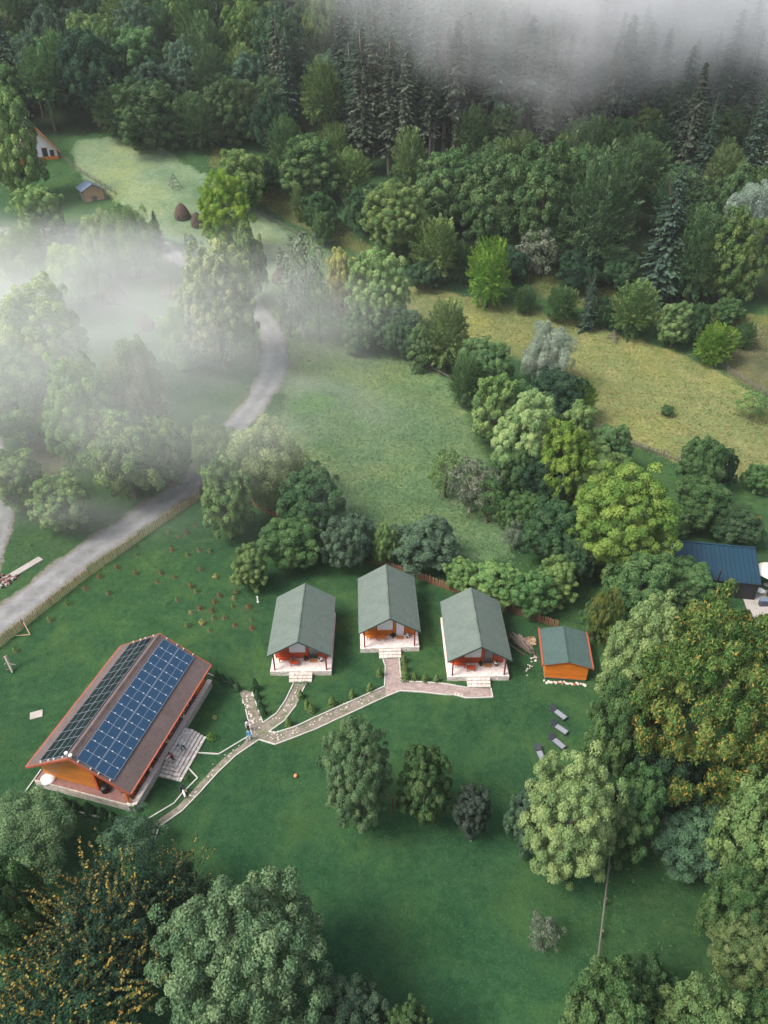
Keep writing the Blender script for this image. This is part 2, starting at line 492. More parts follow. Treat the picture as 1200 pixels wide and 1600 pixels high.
def np_mesh(name, verts, faces, smooth=False):
    me = bpy.data.meshes.new(name); k = faces.shape[1]
    me.vertices.add(len(verts)); me.vertices.foreach_set("co", np.ascontiguousarray(verts, np.float32).ravel())
    me.loops.add(faces.size); me.loops.foreach_set("vertex_index", np.ascontiguousarray(faces, np.int32).ravel())
    me.polygons.add(len(faces)); me.polygons.foreach_set("loop_start", np.arange(0, faces.size, k, dtype=np.int32))
    me.update(calc_edges=True)
    if smooth: me.polygons.foreach_set("use_smooth", np.ones(len(faces), bool))
    return me

gme = np_mesh("ground", verts, faces, True)
for nm, a in (("pale", pale), ("hayfield", hay_m), ("dry", dry), ("scrub", scrub), ("brown", brown), ("bright", bright), ("worn", worn), ("lower_lawn_dark", lower_lawn_dark), ("lawn", lawn), ("forest", forest)):
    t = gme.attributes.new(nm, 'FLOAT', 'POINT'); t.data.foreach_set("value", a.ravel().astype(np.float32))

def grass_material():
    m, nt, b = new_mat("grass_ground")
    tc = N(nt, "ShaderNodeTexCoord"); v = tc.outputs["Object"]
    n_big = noise(nt, v, 0.05, 5, 0.6); n_mid = noise(nt, v, 0.28, 5, 0.65, 0.4)
    n_tuft = noise(nt, v, 1.3, 5, 0.7, 0.6); n_fine = noise(nt, v, 5.0, 4, 0.75); n_dots = noise(nt, v, 14.0, 2, 0.6)
    def grass(lo, mi, hi):
        c = ramp(nt, n_mid, [(0.28, lo), (0.5, mi), (0.74, hi)])
        t = ramp(nt, n_tuft, [(0.3, tuple(x * 0.62 for x in lo)), (0.55, mi), (0.8, tuple(x * 1.15 for x in hi))])
        return mix(nt, 0.5, c, t)
    base = grass((0.020, 0.056, 0.022), (0.036, 0.084, 0.030), (0.074, 0.118, 0.042))
    lawn_c = grass((0.011, 0.040, 0.017), (0.024, 0.067, 0.026), (0.056, 0.108, 0.036))
    pale_c = grass((0.050, 0.112, 0.052), (0.105, 0.172, 0.080), (0.210, 0.255, 0.130))
    hay_c = grass((0.090, 0.145, 0.080), (0.145, 0.200, 0.118), (0.215, 0.255, 0.165))
    dry_c = grass((0.070, 0.125, 0.042), (0.165, 0.190, 0.070), (0.310, 0.265, 0.120))
    scrub_c = grass((0.045, 0.080, 0.025), (0.095, 0.115, 0.038), (0.180, 0.155, 0.060))
    brown_c = grass((0.055, 0.068, 0.030), (0.090, 0.092, 0.045), (0.140, 0.120, 0.070))
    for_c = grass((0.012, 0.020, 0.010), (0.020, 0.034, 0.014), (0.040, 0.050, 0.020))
    edge = math_n(nt, 'MULTIPLY', math_n(nt, 'SUBTRACT', n_mid, 0.5), 0.9)
    def masked(name, soft=1.0):
        a = math_n(nt, 'ADD', attr(nt, name), math_n(nt, 'MULTIPLY', edge, soft))
        return ramp(nt, a, [(0.35, (0, 0, 0)), (0.65, (1, 1, 1))])
    c = mix(nt, masked("pale", 1.3), base, pale_c)
    c = mix(nt, masked("hayfield"), c, hay_c)
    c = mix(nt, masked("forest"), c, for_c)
    c = mix(nt, masked("scrub"), c, scrub_c)
    c = mix(nt, masked("dry"), c, dry_c)
    gold = ramp(nt, noise(nt, v, 0.085, 6, 0.7, 1.0), [(0.42, (0, 0, 0)), (0.60, (1, 1, 1))])
    c = mix(nt, math_n(nt, 'MULTIPLY', math_n(nt, 'MULTIPLY', gold, attr(nt, "dry")), 0.4), c, (0.110, 0.140, 0.048))
    mead = ramp(nt, noise(nt, v, 0.10, 6, 0.72, 1.2), [(0.45, (0, 0, 0)), (0.66, (1, 1, 1))])
    c = mix(nt, math_n(nt, 'MULTIPLY', math_n(nt, 'MULTIPLY', mead, attr(nt, "pale")), 0.5), c, (0.150, 0.185, 0.070))
    c = mix(nt, masked("brown"), c, brown_c)
    c = mix(nt, masked("lawn", 0.3), c, lawn_c)
    clover = ramp(nt, noise(nt, v, 0.11, 6, 0.7, 0.8), [(0.50, (0, 0, 0)), (0.66, (1, 1, 1))])
    c = mix(nt, math_n(nt, 'MULTIPLY', math_n(nt, 'MULTIPLY', clover, attr(nt, "lawn")), 0.5), c, (0.068, 0.118, 0.032))
    c = mix(nt, math_n(nt, 'MULTIPLY', attr(nt, "lower_lawn_dark"), 0.55), c, grass((0.008, 0.040, 0.018), (0.014, 0.056, 0.025), (0.028, 0.080, 0.032)))
    c = mix(nt, math_n(nt, 'MULTIPLY', ramp(nt, math_n(nt, 'ADD', attr(nt, "worn"), math_n(nt, 'MULTIPLY', math_n(nt, 'SUBTRACT', n_tuft, .5), 1.4)), [(0.45, (0, 0, 0)), (0.85, (1, 1, 1))]), 0.6), c, (0.075, 0.070, 0.035))
    c = mix(nt, math_n(nt, 'MULTIPLY', masked("bright"), 0.7), c, (0.075, 0.19, 0.035))
    # mowing and growth patches, broad tone drift, tiny blades and flower heads
    c = mix(nt, 0.75, c, ramp(nt, n_big, [(0.3, (0.55, 0.68, 0.66)), (0.52, (1, 1, 1)), (0.70, (1.5, 1.3, 0.95))]), 'MULTIPLY')
    c = mix(nt, 0.65, c, ramp(nt, n_fine, [(0.25, (0.45, 0.5, 0.45)), (0.5, (1, 1, 1)), (0.75, (1.5, 1.45, 1.3))]), 'MULTIPLY')
    sp = ramp(nt, n_dots, [(0.735, (0, 0, 0)), (0.76, (1, 1, 1))])
    c = mix(nt, math_n(nt, 'MULTIPLY', sp, 0.28), c, (0.45, 0.43, 0.30))
    nt.links.new(c, b.inputs["Base Color"])
    b.inputs["Roughness"].default_value = 0.95; b.inputs["Specular IOR Level"].default_value = 0.1
    h = math_n(nt, 'ADD', math_n(nt, 'MULTIPLY', n_fine, 0.35), math_n(nt, 'MULTIPLY', n_tuft, 0.65))
    rough = math_n(nt, 'MULTIPLY_ADD', attr(nt, "lawn"), -0.45); rough.node.inputs[2].default_value = 0.85
    bn = N(nt, "ShaderNodeBump"); bn.inputs["Distance"].default_value = 0.35
    nt.links.new(rough, bn.inputs["Strength"]); nt.links.new(h, bn.inputs["Height"])
    nt.links.new(bn.outputs[0], b.inputs["Normal"])
    return m
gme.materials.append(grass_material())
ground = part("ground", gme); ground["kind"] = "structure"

def gravel_material(name, c1, c2, green=0.35, stones=(0.5, 0.48, 0.45)):
    m, nt, b = new_mat(name)
    tc = N(nt, "ShaderNodeTexCoord"); v = tc.outputs["Object"]
    n1 = noise(nt, v, 0.45, 5, 0.65); n2 = noise(nt, v, 6, 4, 0.7); n3 = noise(nt, v, 1.3, 4, 0.7)
    c = ramp(nt, n2, [(0.3, c1), (0.7, c2)])
    c = mix(nt, 0.6, c, ramp(nt, n1, [(0.3, tuple(x * 0.75 for x in c1)), (0.7, c2)]))
    c = mix(nt, ramp(nt, n2, [(0.66, (0, 0, 0)), (0.72, (1, 1, 1))]), c, stones)
    e = attr(nt, "edge")
    c = mix(nt, 0.5, c, ramp(nt, math_n(nt, 'ADD', e, math_n(nt, 'MULTIPLY', math_n(nt, 'SUBTRACT', n3, 0.5), 0.2)), [(0.25, (.86, .84, .80)), (0.5, (1.14, 1.13, 1.12)), (0.68, (1.05, 1.05, 1.05)), (0.92, (.80, .82, .76))]), 'MULTIPLY')
    edge = math_n(nt, 'ADD', e, math_n(nt, 'MULTIPLY', math_n(nt, 'SUBTRACT', n3, 0.5), 0.8))
    brown = ramp(nt, edge, [(0.10, (1, 1, 1)), (0.42, (0, 0, 0))])
    c = mix(nt, math_n(nt, 'MULTIPLY', brown, 0.75), c, (0.135, 0.115, 0.085))
    gr = ramp(nt, math_n(nt, 'ADD', edge, math_n(nt, 'MULTIPLY', n3, 0.25)), [(0.12, (1, 1, 1)), (0.30, (0, 0, 0))])
    c = mix(nt, gr, c, (0.060, 0.095, 0.035))
    tuft = ramp(nt, n3, [(0.62 - green * 0.25, (0, 0, 0)), (0.72 - green * 0.25, (1, 1, 1))])
    c = mix(nt, math_n(nt, 'MULTIPLY', tuft, green), c, (0.075, 0.105, 0.035))
    nt.links.new(c, b.inputs["Base Color"]); b.inputs["Roughness"].default_value = 0.95
    b.inputs["Specular IOR Level"].default_value = 0.15
    nt.links.new(bump(nt, n2, 0.6, 0.06), b.inputs["Normal"])
    return m
M['road_gravel'] = gravel_material("road_gravel", (0.13, 0.13, 0.133), (0.26, 0.258, 0.26), 0.03)
M['path_gravel'] = gravel_material("path_gravel", (0.15, 0.125, 0.105), (0.29, 0.25, 0.215), 0.55)

road_px = [(-70, 1035), (-20, 985), (40, 940), (120, 876), (200, 822), (262, 780), (300, 752), (335, 712), (365, 670), (397, 632), (422, 595), (431, 555), (424, 518), (404, 488), (380, 455), (335, 428), (290, 410), (262, 393), (235, 372), (190, 362), (100, 362), (40, 362), (-60, 366)]
road_pts = [gp2(*p) for p in road_px]
road, road_line = drape_strip("gravel_road", road_pts, [5.2] * 6 + [5.0] * 4 + [5.6] * 3 + [4.6] * 10, M['road_gravel'], 0.07, 6)
track, _ = drape_strip("gravel_track", [gp2(*p) for p in [(-20, 900), (0, 830), (8, 790), (0, 745), (-8, 700), (-20, 660)]], [3.0, 3.4, 3.4, 3.2, 3, 3], M['road_gravel'], 0.07, 4)

from mathutils.geometry import tessellate_polygon
def sheet(name, polys, mat, z=0.03, edge=0.9):
    bm = bmesh.new()
    for poly in polys:
        pts = [Vector((*gp2(*p), z)) for p in poly]
        vs = [bm.verts.new(p) for p in pts]
        for t in tessellate_polygon([pts]): 
            try: bm.faces.new([vs[i] for i in t])
            except ValueError: pass
    bmesh.ops.remove_doubles(bm, verts=bm.verts[:], dist=0.02)
    bmesh.ops.recalc_face_normals(bm, faces=bm.faces[:])
    for f in bm.faces:
        if f.normal.z < 0: f.normal_flip()
    me = bpy.data.meshes.new(name); bm.to_mesh(me); bm.free(); me.materials.append(mat)
    a = me.attributes.new("edge", 'FLOAT', 'POINT'); a.data.foreach_set("value", [edge] * len(me.vertices))
    o = part(name, me); o["kind"] = "structure"; return o

footpath = sheet("footpath", [
    [(243, 1311), (248, 1293), (285, 1267), (315, 1236), (340, 1208), (370, 1180), (405, 1156), (393, 1146), (378, 1164), (356, 1179), (331, 1203), (307, 1229), (279, 1259), (240, 1286), (236, 1308)],
    [(405, 1156), (430, 1164), (493, 1140), (603, 1089), (601, 1073), (493, 1121), (432, 1145), (420, 1144), (393, 1146)],
    [(420, 1144), (444, 1127), (463, 1102), (478, 1069), (459, 1068), (446, 1095), (432, 1115), (411, 1130), (393, 1146)],
    [(411, 1130), (394, 1082), (380, 1078), (372, 1075), (379, 1094), (384, 1109), (393, 1146)]], M['path_gravel'])

def brick_paving():
    m, nt, b = new_mat("brick_paving")
    tc = N(nt, "ShaderNodeTexCoord")
    br = N(nt, "ShaderNodeTexBrick"); br.inputs["Scale"].default_value = 1
    br.inputs["Brick Width"].default_value = 0.24; br.inputs["Row Height"].default_value = 0.12; br.inputs["Mortar Size"].default_value = 0.008
    br.inputs["Color1"].default_value = (0.26, 0.19, 0.17, 1); br.inputs["Color2"].default_value = (0.34, 0.27, 0.245, 1); br.inputs["Mortar"].default_value = (0.16, 0.13, 0.12, 1)
    nt.links.new(tc.outputs["Object"], br.inputs["Vector"])
    n = noise(nt, tc.outputs["Object"], 1.6, 5, 0.7)
    c = mix(nt, 0.7, br.outputs[0], ramp(nt, n, [(0.3, (0.6, 0.6, 0.62)), (0.7, (1.3, 1.25, 1.25))]), 'MULTIPLY')
    nt.links.new(c, b.inputs["Base Color"]); b.inputs["Roughness"].default_value = 0.85
    nt.links.new(bump(nt, br.outputs["Fac"], -0.4, 0.02), b.inputs["Normal"])
    return m
brick_walk = sheet("brick_walkway", [[(603, 1089), (625, 1080), (660, 1082), (697, 1086), (710, 1086), (727, 1091), (769, 1090), (767, 1076), (731, 1075), (695, 1069), (660, 1066), (627, 1065), (624, 1029), (598, 1030), (602, 1041), (601, 1073)]], brick_paving(), 0.04)

# white kerb stones: straight runs, each run a part of the path it edges
def kerb_run(parent, pts):
    for a, b in zip(pts, pts[1:]):
        A, B = ground_point(*a), ground_point(*b); d = B - A; L = d.length
        n = max(1, round(L / 1.6))
        for i in range(n):
            mb = MB(); l = L / n
            mb.box((0.004, -0.058, -0.05), (l - 0.004, 0.058, 0.14 + random.uniform(-.012, .012)))
            me = mb.mesh("kerb", M['kerb']); bevel_mesh(me, 0.015)
            p = A + d * (i / n)
            part("kerb", me, parent, (p.x, p.y, random.uniform(-.01, .01)), (0, 0, math.atan2(d.y, d.x) + random.uniform(-.008, .008)))
for run in ([(243, 1311), (248, 1293), (285, 1267), (315, 1236), (340, 1208), (370, 1180), (405, 1156), (430, 1164), (493, 1140), (603, 1089), (625, 1080)],
            [(601, 1073), (493, 1121), (464, 1135), (432, 1145), (420, 1144), (444, 1127), (463, 1102)], [(468, 1090), (478, 1069)],
            [(459, 1068), (446, 1095), (432, 1115), (411, 1130), (394, 1082)],
            [(320, 1052), (328, 1054), (350, 1064), (372, 1075)], [(379, 1094), (381, 1100)], [(384, 1109), (393, 1146)],
            [(388, 1151), (342, 1179), (309, 1177)], [(295, 1201), (309, 1216), (285, 1240), (273, 1255), (235, 1278), (217, 1285)],
            [(88, 1260), (113, 1266), (165, 1280)], [(65, 1203), (40, 1238)], [(60, 1227), (50, 1238)]):
    kerb_run(footpath, run)
for run in ([(625, 1080), (660, 1082), (697, 1086), (710, 1086), (727, 1091), (770, 1090), (767, 1076)],
            [(624, 1029), (627, 1065), (660, 1066), (695, 1069), (731, 1075)], [(598, 1030), (602, 1041), (601, 1073)]):
    kerb_run(brick_walk, run)

# ================================================================== BUILDINGS
def roof_slope(parent, xe, ze, xr, zr, y0, y1, mat, trim, t=0.12, name="roof_slope"):
    b = MB(); L = math.hypot(xr - xe, zr - ze); W = y1 - y0
    P = [(xe, ze), (xr, zr)]
    top = [(xe, y0, ze + t), (xr, y0, zr + t), (xr, y1, zr + t), (xe, y1, ze + t)]
    uv = [(0, 0), (0, L), (W, L), (W, 0)]
    if xe > xr: top = top[::-1]; uv = uv[::-1]
    top = top[::-1]; uv = uv[::-1]
    if xe > xr: pass
    b.face(top, 0, uv)
    bot = [(p[0], p[1], p[2] - t) for p in reversed(top)]
    b.face(bot, 1)
    for i in range(4):
        a, c = top[i], top[(i + 1) % 4]
        b.face([a, (a[0], a[1], a[2] - t), (c[0], c[1], c[2] - t), c], 1)
    return part(name, b.mesh(name, [mat, trim]), parent)

def clip_poly(poly, zlo, zhi):
    def cut(pts, z, keep_above):
        out = []
        for i in range(len(pts)):
            a, c = pts[i], pts[(i + 1) % len(pts)]
            ia = (a[1] >= z) == keep_above or a[1] == z; ic = (c[1] >= z) == keep_above or c[1] == z
            if ia: out.append(a)
            if ia != ic:
                t = (z - a[1]) / (c[1] - a[1]); out.append((a[0] + t * (c[0] - a[0]), z))
        return out
    p = cut(poly, zlo, True)
    return cut(p, zhi, False) if len(p) > 2 else []

def plank_wall(parent, poly, axis, pos, mat, h=0.2, thick=0.08, gap=0.016, name="plank", z0=None):
    """horizontal boards filling an outline (u,z); each board is a mesh of its own"""
    zmin = min(p[1] for p in poly); zmax = max(p[1] for p in poly); z = zmin
    cache = {}
    while z < zmax - 0.03:
        p = clip_poly(poly, z, min(z + h - gap, zmax))
        if len(p) > 2:
            d = random.uniform(-0.006, 0.006)
            rect = len(p) == 4 and abs(p[0][0] - p[3][0]) < 1e-6 if len(p) == 4 else False
            b = MB(); b.prism(p, axis, pos - thick / 2 + d, pos + thick / 2 + d)
            part(name, b.mesh(name, mat), parent)
        z += h

def backing(parent, poly, axis, pos, mat, thick=0.04):
    b = MB(); b.prism(poly, axis, pos - thick / 2, pos + thick / 2); return part("wall", b.mesh("wall", mat), parent)

def stone_step(parent, x0, x1, y0, y1, z0, z1, n=5):
    """a tread laid from rough stones, joints open"""
    b = MB(); xs = [x0 + (x1 - x0) * (i + (random.uniform(-.25, .25) if 0 < i < n else 0)) / n for i in range(n + 1)]
    for i in range(n):
        b.box((xs[i] + .015, y0 + random.uniform(-.02, .02), z0), (xs[i + 1] - .015, y1, z1 + random.uniform(-.02, .02)), 0 if random.random() < .75 else 1)
    me = b.mesh("step", [M['pale_stone'], M['stone_floor']]); bevel_mesh(me, 0.02)
    return part("step", me, parent)

def potted_plant(label, loc, size=0.35, pot='terracotta', bloom=None, group=None):
    t = thing("potted_plant", label, "potted plant", loc, random.uniform(0, 6), group)
    b = MB(); b.lathe([(size * .35, 0), (size * .5, size * .7), (size * .55, size * .72), (size * .5, size * .76)], 10)
    part("pot", b.mesh("pot", M[pot]), t)
    l = MB()
    for i in range(46):
        a = random.uniform(0, 2 * PI); e = random.uniform(.1, 1.4); d = Vector((math.cos(a) * math.cos(e), math.sin(a) * math.cos(e), math.sin(e)))
        c = Vector((0, 0, size * .75)) + d * size * random.uniform(.3, .95); s = size * random.uniform(.18, .3)
        q = d.to_track_quat('Z', 'Y'); u = q @ Vector((s, 0, 0)); w = q @ Vector((0, s, 0))
        l.face([c + u, c + w, c - u, c - w], 1 if bloom and random.random() < .4 else 0)
    part("foliage", l.mesh("pot_foliage", [M['leaf'], M[bloom or 'leaf']]), t, color=(0.03, 0.085, 0.03))
    return t

def bench(label, loc, rz, mat='red_wood', L=1.6):
    t = thing("wooden_bench", label, "bench", loc, rz)
    for i in range(3): box_part("seat_board", (-L / 2, -.22 + i * .15, .42), (L / 2, -.09 + i * .15, .46), M[mat], t)
    for i in range(2): box_part("back_board", (-L / 2, .25, .55 + i * .17), (L / 2, .29, .68 + i * .17), M[mat], t)
    for sx in (-1, 1):
        b = MB(); b.box((sx * (L / 2 - .12) - .04, -.2, 0), (sx * (L / 2 - .12) + .04, -.12, .418)); b.box((sx * (L / 2 - .12) - .04, .295, 0), (sx * (L / 2 - .12) + .04, .36, .9)); b.box((sx * (L / 2 - .12) - .035, -.118, .34), (sx * (L / 2 - .12) + .035, .293, .416))
        part("leg", b.mesh("bench_leg", M[mat]), t)
    return t

def cabin(label, loc, rz, door_white, tag_word):
    t = thing("log_cabin", label, "cabin", loc, rz, "green roofed cabins in a row")
    HW, LEN, ZE, ZR = 3.5, 9.5, 2.95, 5.15
    zroof = lambda x: ZR - abs(x) / HW * (ZR - ZE)
    # terrace
    b = MB(); b.box((-3.35, 0.03, -.2), (3.4, 9.35, .7)); me = b.mesh("terrace", [M['stone_floor']]); bevel_mesh(me, .03); part("terrace", me, t)
    b = MB()
    x = -3.37
    while x < 3.36:      # ragged stone facing along the front edge
        w = min(random.uniform(.28, .6), 3.42 - x); z = -.1
        while z < .66:
            hh = random.uniform(.16, .3); b.box((x, 0.0 - random.uniform(0, .035), z), (x + w - .02, .1, min(z + hh - .02, .69)), random.choice((0, 0, 1))); z += hh
        x += w
    part("stone_edging", b.mesh("stone_edging", [M['pale_stone'], M['grey_stone']]), t)
    # walls
    zf = 0.7; yf = 2.0; yb = 9.1; wx = 2.95
    gable = [(-wx, zf), (wx, zf), (wx, zroof(wx) - .03), (0, ZR - .03), (-wx, zroof(wx) - .03)]
    def cut_rect(x0, x1): return [p for p in clip_x(gable, x0, x1)]
    # window and door openings
    WX0, WX1, DX0, DX1 = -1.35, 0.45, 0.85, 1.75
    for x0, x1, zlo in ((-wx, WX0 - .12, zf), (WX0 - .12, WX1 + .1, zf), (DX1 + .1, wx, zf)):
        poly = clip_x(gable, x0, x1)
        if x0 == WX0 - .12: poly = clip_poly(poly, zf, 1.62)
        plank_wall(t, poly, 'y', yf, M['red_wood'] if tag_word != 'mid' else M['orange_wood'], .22, .09)
    backing(t, gable, 'y', yf + .1, M['red_wood'])
    backing(t, gable, 'y', yb, M['red_wood'])
    for sx in (-1, 1):
        pl = [(yf + .13, zf), (yb - .03, zf), (yb - .03, ZE + .25), (yf + .13, ZE + .25)]
        plank_wall(t, pl, 'x', sx * (wx + .04), M['red_wood'], .22, .09)
    win = clip_poly(clip_x(gable, WX0, WX1), 1.66, 4.9)
    f = part("window", prism_mesh("window", shrink(win, -.09), yf - .075, yf + .04, M['red_wood']), t)
    part("pane", prism_mesh("pane", win, yf - .10, yf - .078, M['curtain']), f)
    door = clip_poly(clip_x(gable, DX0, DX1), zf, 3.2)
    d = part("door", prism_mesh("door", shrink(door, -.08), yf - .07, yf + .04, M['red_wood']), t)
    part("pane", prism_mesh("door_pane", door, yf - .10, yf - .073, M['curtain'] if door_white else M['dark_glass']), d)
    for x in (WX1 + .11, DX1 + .11):
        box_part("door_post", (x, yf - .14, zf), (x + .2, yf + .02, zroof(x + .2) - .05), M['red_wood'] if tag_word != 'mid' else M['orange_wood'], t)
    # porch posts and beams
    for sx in (-1, 1):
        box_part("post", (sx * 2.85 - .075, .12, .7), (sx * 2.85 + .075, .27, ZE + .3), M['post_wood'], t)
        b = MB(); b.box((sx * 2.85 - .08, .05, ZE + .302), (sx * 2.85 + .08, yf - .1, ZE + .46)); part("beam", b.mesh("beam", M['post_wood']), t)
    # roof
    for sx in (-1, 1):
        roof_slope(t, sx * HW, ZE, 0, ZR, 0, LEN, M['green_shingle'], M['green_trim'])
        b = MB(); c = [(sx * HW, ZE - .06), (sx * HW, ZE + .11), (0, ZR + .11), (0, ZR - .06)]
        b.prism(c, 'y', -.05, -.003); part("bargeboard", b.mesh("bargeboard", M['green_trim']), t)
    b = MB(); b.prism([(-.16, ZR + .035), (0, ZR + .155), (.16, ZR + .035), (0, ZR + .13)], 'y', -.02, LEN + .02); part("ridge_cap", b.mesh("ridge_cap", M['green_shingle']), t)
    for i in range(4):   # steps down to the path
        if i < 3: stone_step(t, -1.25, 1.3, -.33 * (i + 1), -.33 * i - .0, -.15, .52 - .18 * i, 5)
    Mx = Matrix.Translation(Vector(loc)) @ Matrix.Rotation(rz, 4, 'Z')
    W = lambda x, y, z=.7: tuple(Mx @ Vector((x, y, z)))
    return t, W

def clip_x(poly, x0, x1):
    sw = [(p[1], p[0]) for p in poly]; r = clip_poly(sw, x0, x1); return [(p[1], p[0]) for p in r]

def shrink(poly, d):
    cx = sum(p[0] for p in poly) / len(poly); cz = sum(p[1] for p in poly) / len(poly)
    out = []
    for p in poly:
        l = math.hypot(p[0] - cx, p[1] - cz); k = (l - d * 1.2) / l; out.append((cx + (p[0] - cx) * k, cz + (p[1] - cz) * k))
    return out

def prism_mesh(name, poly, y0, y1, mat):
    b = MB(); b.prism(poly, 'y', y0, y1); return b.mesh(name, mat)

for label, loc, rz, dw, tw, who in (
        ("green roofed log cabin with a dark door, nearest the solar panel house", (-9.2, 54.1, 0), R(.4), False, 'left', "of the left cabin"),
        ("green roofed log cabin set farthest back in the middle, with a white door", (.65, 57.65, 0), R(2.4), True, 'mid', "of the middle cabin"),
        ("green roofed log cabin with a dark door, beside the wood pile and small shed", (10.32, 53.35, 0), R(1.0), False, 'right', "of the right cabin")):
    t, W = cabin(label, loc, rz, dw, tw)
    a = rz
    mt = MB(); mt.box((-.42, -.28, 0), (.42, .28, .025)); tag(part("doormat", mt.mesh("doormat", M['mat_orange']), None, W(1.3, 1.55, .71), (0, 0, a)), "orange doormat at the door " + who, "doormat", "orange doormats")
    bench("wooden bench under the window " + who, W(-1.9 if tw != 'mid' else -2.0, 1.45), a, 'red_wood' if tw != 'mid' else 'orange_wood', 1.3)
    potted_plant("dark bushy pot plant left of the door " + who, W(.45, 1.55), .42)
    potted_plant("bushy flowering pot plant right of the door " + who, W(2.15, 1.5), .40, 'terracotta', 'flower_white')
    if tw != 'mid': potted_plant("small white flowered pot under the window " + who, W(-.9, 1.55), .3, 'white_paint', 'flower_white')
    # low table by the bench
    tb = thing("wooden_table", "low wooden table beside the bench on the porch " + who, "table", W(-.75, .95) if tw != 'mid' else W(-.85, 1.35), a)
    box_part("table_top", (-.45, -.3, .40), (.45, .3, .45), M['orange_wood' if tw == 'mid' else 'red_wood'], tb)
    for sx in (-1, 1):
        for sy in (-1, 1): box_part("leg", (sx * .38 - .03, sy * .23 - .03, 0), (sx * .38 + .03, sy * .23 + .03, .398), M['red_wood'], tb)

# ---------------------------------------------------------------- small orange shed
sh_loc, sh_rz = Vector((19.85, 53.2, 0)), R(-6)
shed = thing("garden_shed", "small bright orange plank shed with a dark green roof and red side boards", "shed", sh_loc, sh_rz)
HW, LEN, ZE, ZR = 2.6, 5.6, 2.25, 2.98
b = MB(); b.box((-2.2, .35, -.2), (2.2, 5.3, .32)); part("base", b.mesh("base", M['stone_wall']), shed)
zr = lambda x: ZR - abs(x) / HW * (ZR - ZE) - .03
g = [(-2.25, .325), (2.25, .325), (2.25, zr(2.25)), (0, ZR - .03), (-2.25, zr(2.25))]
plank_wall(shed, g, 'y', .2, M['orange_wood'], .17, .06)
backing(shed, g, 'y', .28, M['orange_wood']); backing(shed, g, 'y', 5.3, M['orange_wood'])
for sx in (-1, 1):
    plank_wall(shed, [(.32, .325), (5.25, .325), (5.25, zr(2.25)), (.32, zr(2.25))], 'x', sx * 2.2, M['orange_wood'], .17, .06)
    roof_slope(shed, sx * HW, ZE, 0, ZR, 0, LEN, M['dark_green_shingle'], M['red_trim'], .07)
    b = MB(); b.box((sx * 2.605 - (.16 if sx < 0 else 0), -.03, ZE - .12), (sx * 2.605 + (.16 if sx > 0 else 0), LEN + .1, ZE + .14)); part("eave_board", b.mesh("eave_board", M['red_trim']), shed)
b = MB(); b.box((-.06, 0, ZR + .06), (.10, LEN, ZR + .10)); part("ridge_cap", b.mesh("ridge_cap", M['green_trim']), shed)
SM = Matrix.Translation(sh_loc) @ Matrix.Rotation(sh_rz, 4, 'Z')
for i in range(26):     # rough stones set along the foot of the shed
    q = SM @ Vector((-2.2 + i * .172 + random.uniform(-.05, .05), -.16 + random.uniform(-.16, .14) - .1 * (i % 2), .04))
    bm = bmesh.new(); bmesh.ops.create_icosphere(bm, subdivisions=1, radius=random.uniform(.13, .24))
    for v in bm.verts: v.co *= random.uniform(.75, 1.2); v.co.z *= .8
    me = bpy.data.meshes.new("edging_stone"); bm.to_mesh(me); bm.free(); me.materials.append(M['pale_stone'] if random.random() < .7 else M['terracotta'])
    tag(part("edging_stone", me, None, q), "rough pale stone in the row along the foot of the orange shed", "stone", "stones along the shed foot")

# ---------------------------------------------------------------- large house with the solar panels
h_loc, h_rz = Vector((-27.67, 38.64, 0)), R(-15)
house = thing("log_house", "long honey coloured timber house with brown roof covered in solar panels", "house", h_loc, h_rz)
HM = Matrix.Translation(h_loc) @ Matrix.Rotation(h_rz, 4, 'Z')
HW, LEN, ZE, ZR = 5.35, 15.75, 3.3, 6.5
zr = lambda x: ZR - abs(x) / HW * (ZR - ZE) - .04
b = MB(); b.box((-5.45, .35, -.2), (4.6, 15.7, .9), 0); me = b.mesh("terrace", [M['tile_brown']]); part("terrace", me, house)
b = MB()
for (x0, y0, x1, y1) in ((4.605, .3, 5.1, 15.75), (-5.5, .22, 4.60, .345)):
    b.box((x0, y0, -.2), (x1, y1, .93))
me = b.mesh("stone_wall", M['stone_wall']); part("stone_wall", me, house)
b = MB(); b.box((4.62, .23, .932), (5.14, 15.8, .985)); part("coping", b.mesh("coping", M['pale_stone']), house)
WL, WR, YF = -4.85, .95, 1.05
g = [(WL, .92), (WR, .92), (WR, zr(WR)), (0, ZR - .04), (WL, zr(WL))]
plank_wall(house, g, 'y', YF, M['honey_wood'], .21, .1)
backing(house, g, 'y', YF + .1, M['honey_wood'])
backing(house, [(WL, .92), (4.45, .92), (4.45, zr(4.45)), (0, ZR - .04), (WL, zr(WL))], 'y', 15.5, M['honey_wood'])
plank_wall(house, [(YF + .13, .92), (15.46, .92), (15.46, zr(WL)), (YF + .13, zr(WL))], 'x', WL + .05, M['honey_wood'], .21, .1)
plank_wall(house, [(YF + .13, .92), (13.4, .92), (13.4, 4.0), (YF + .13, 4.0)], 'x', WR, M['honey_wood'], .21, .1)
plank_wall(house, [(13.5, .92), (15.46, .92), (15.46, zr(4.45)), (13.5, zr(4.45))], 'x', 4.42, M['orange_wood'], .21, .1)
backing(house, [(WR + .1, .92), (4.42, .92), (4.42, zr(4.42)), (WR + .1, zr(WR))], 'y', 13.47, M['orange_wood'])
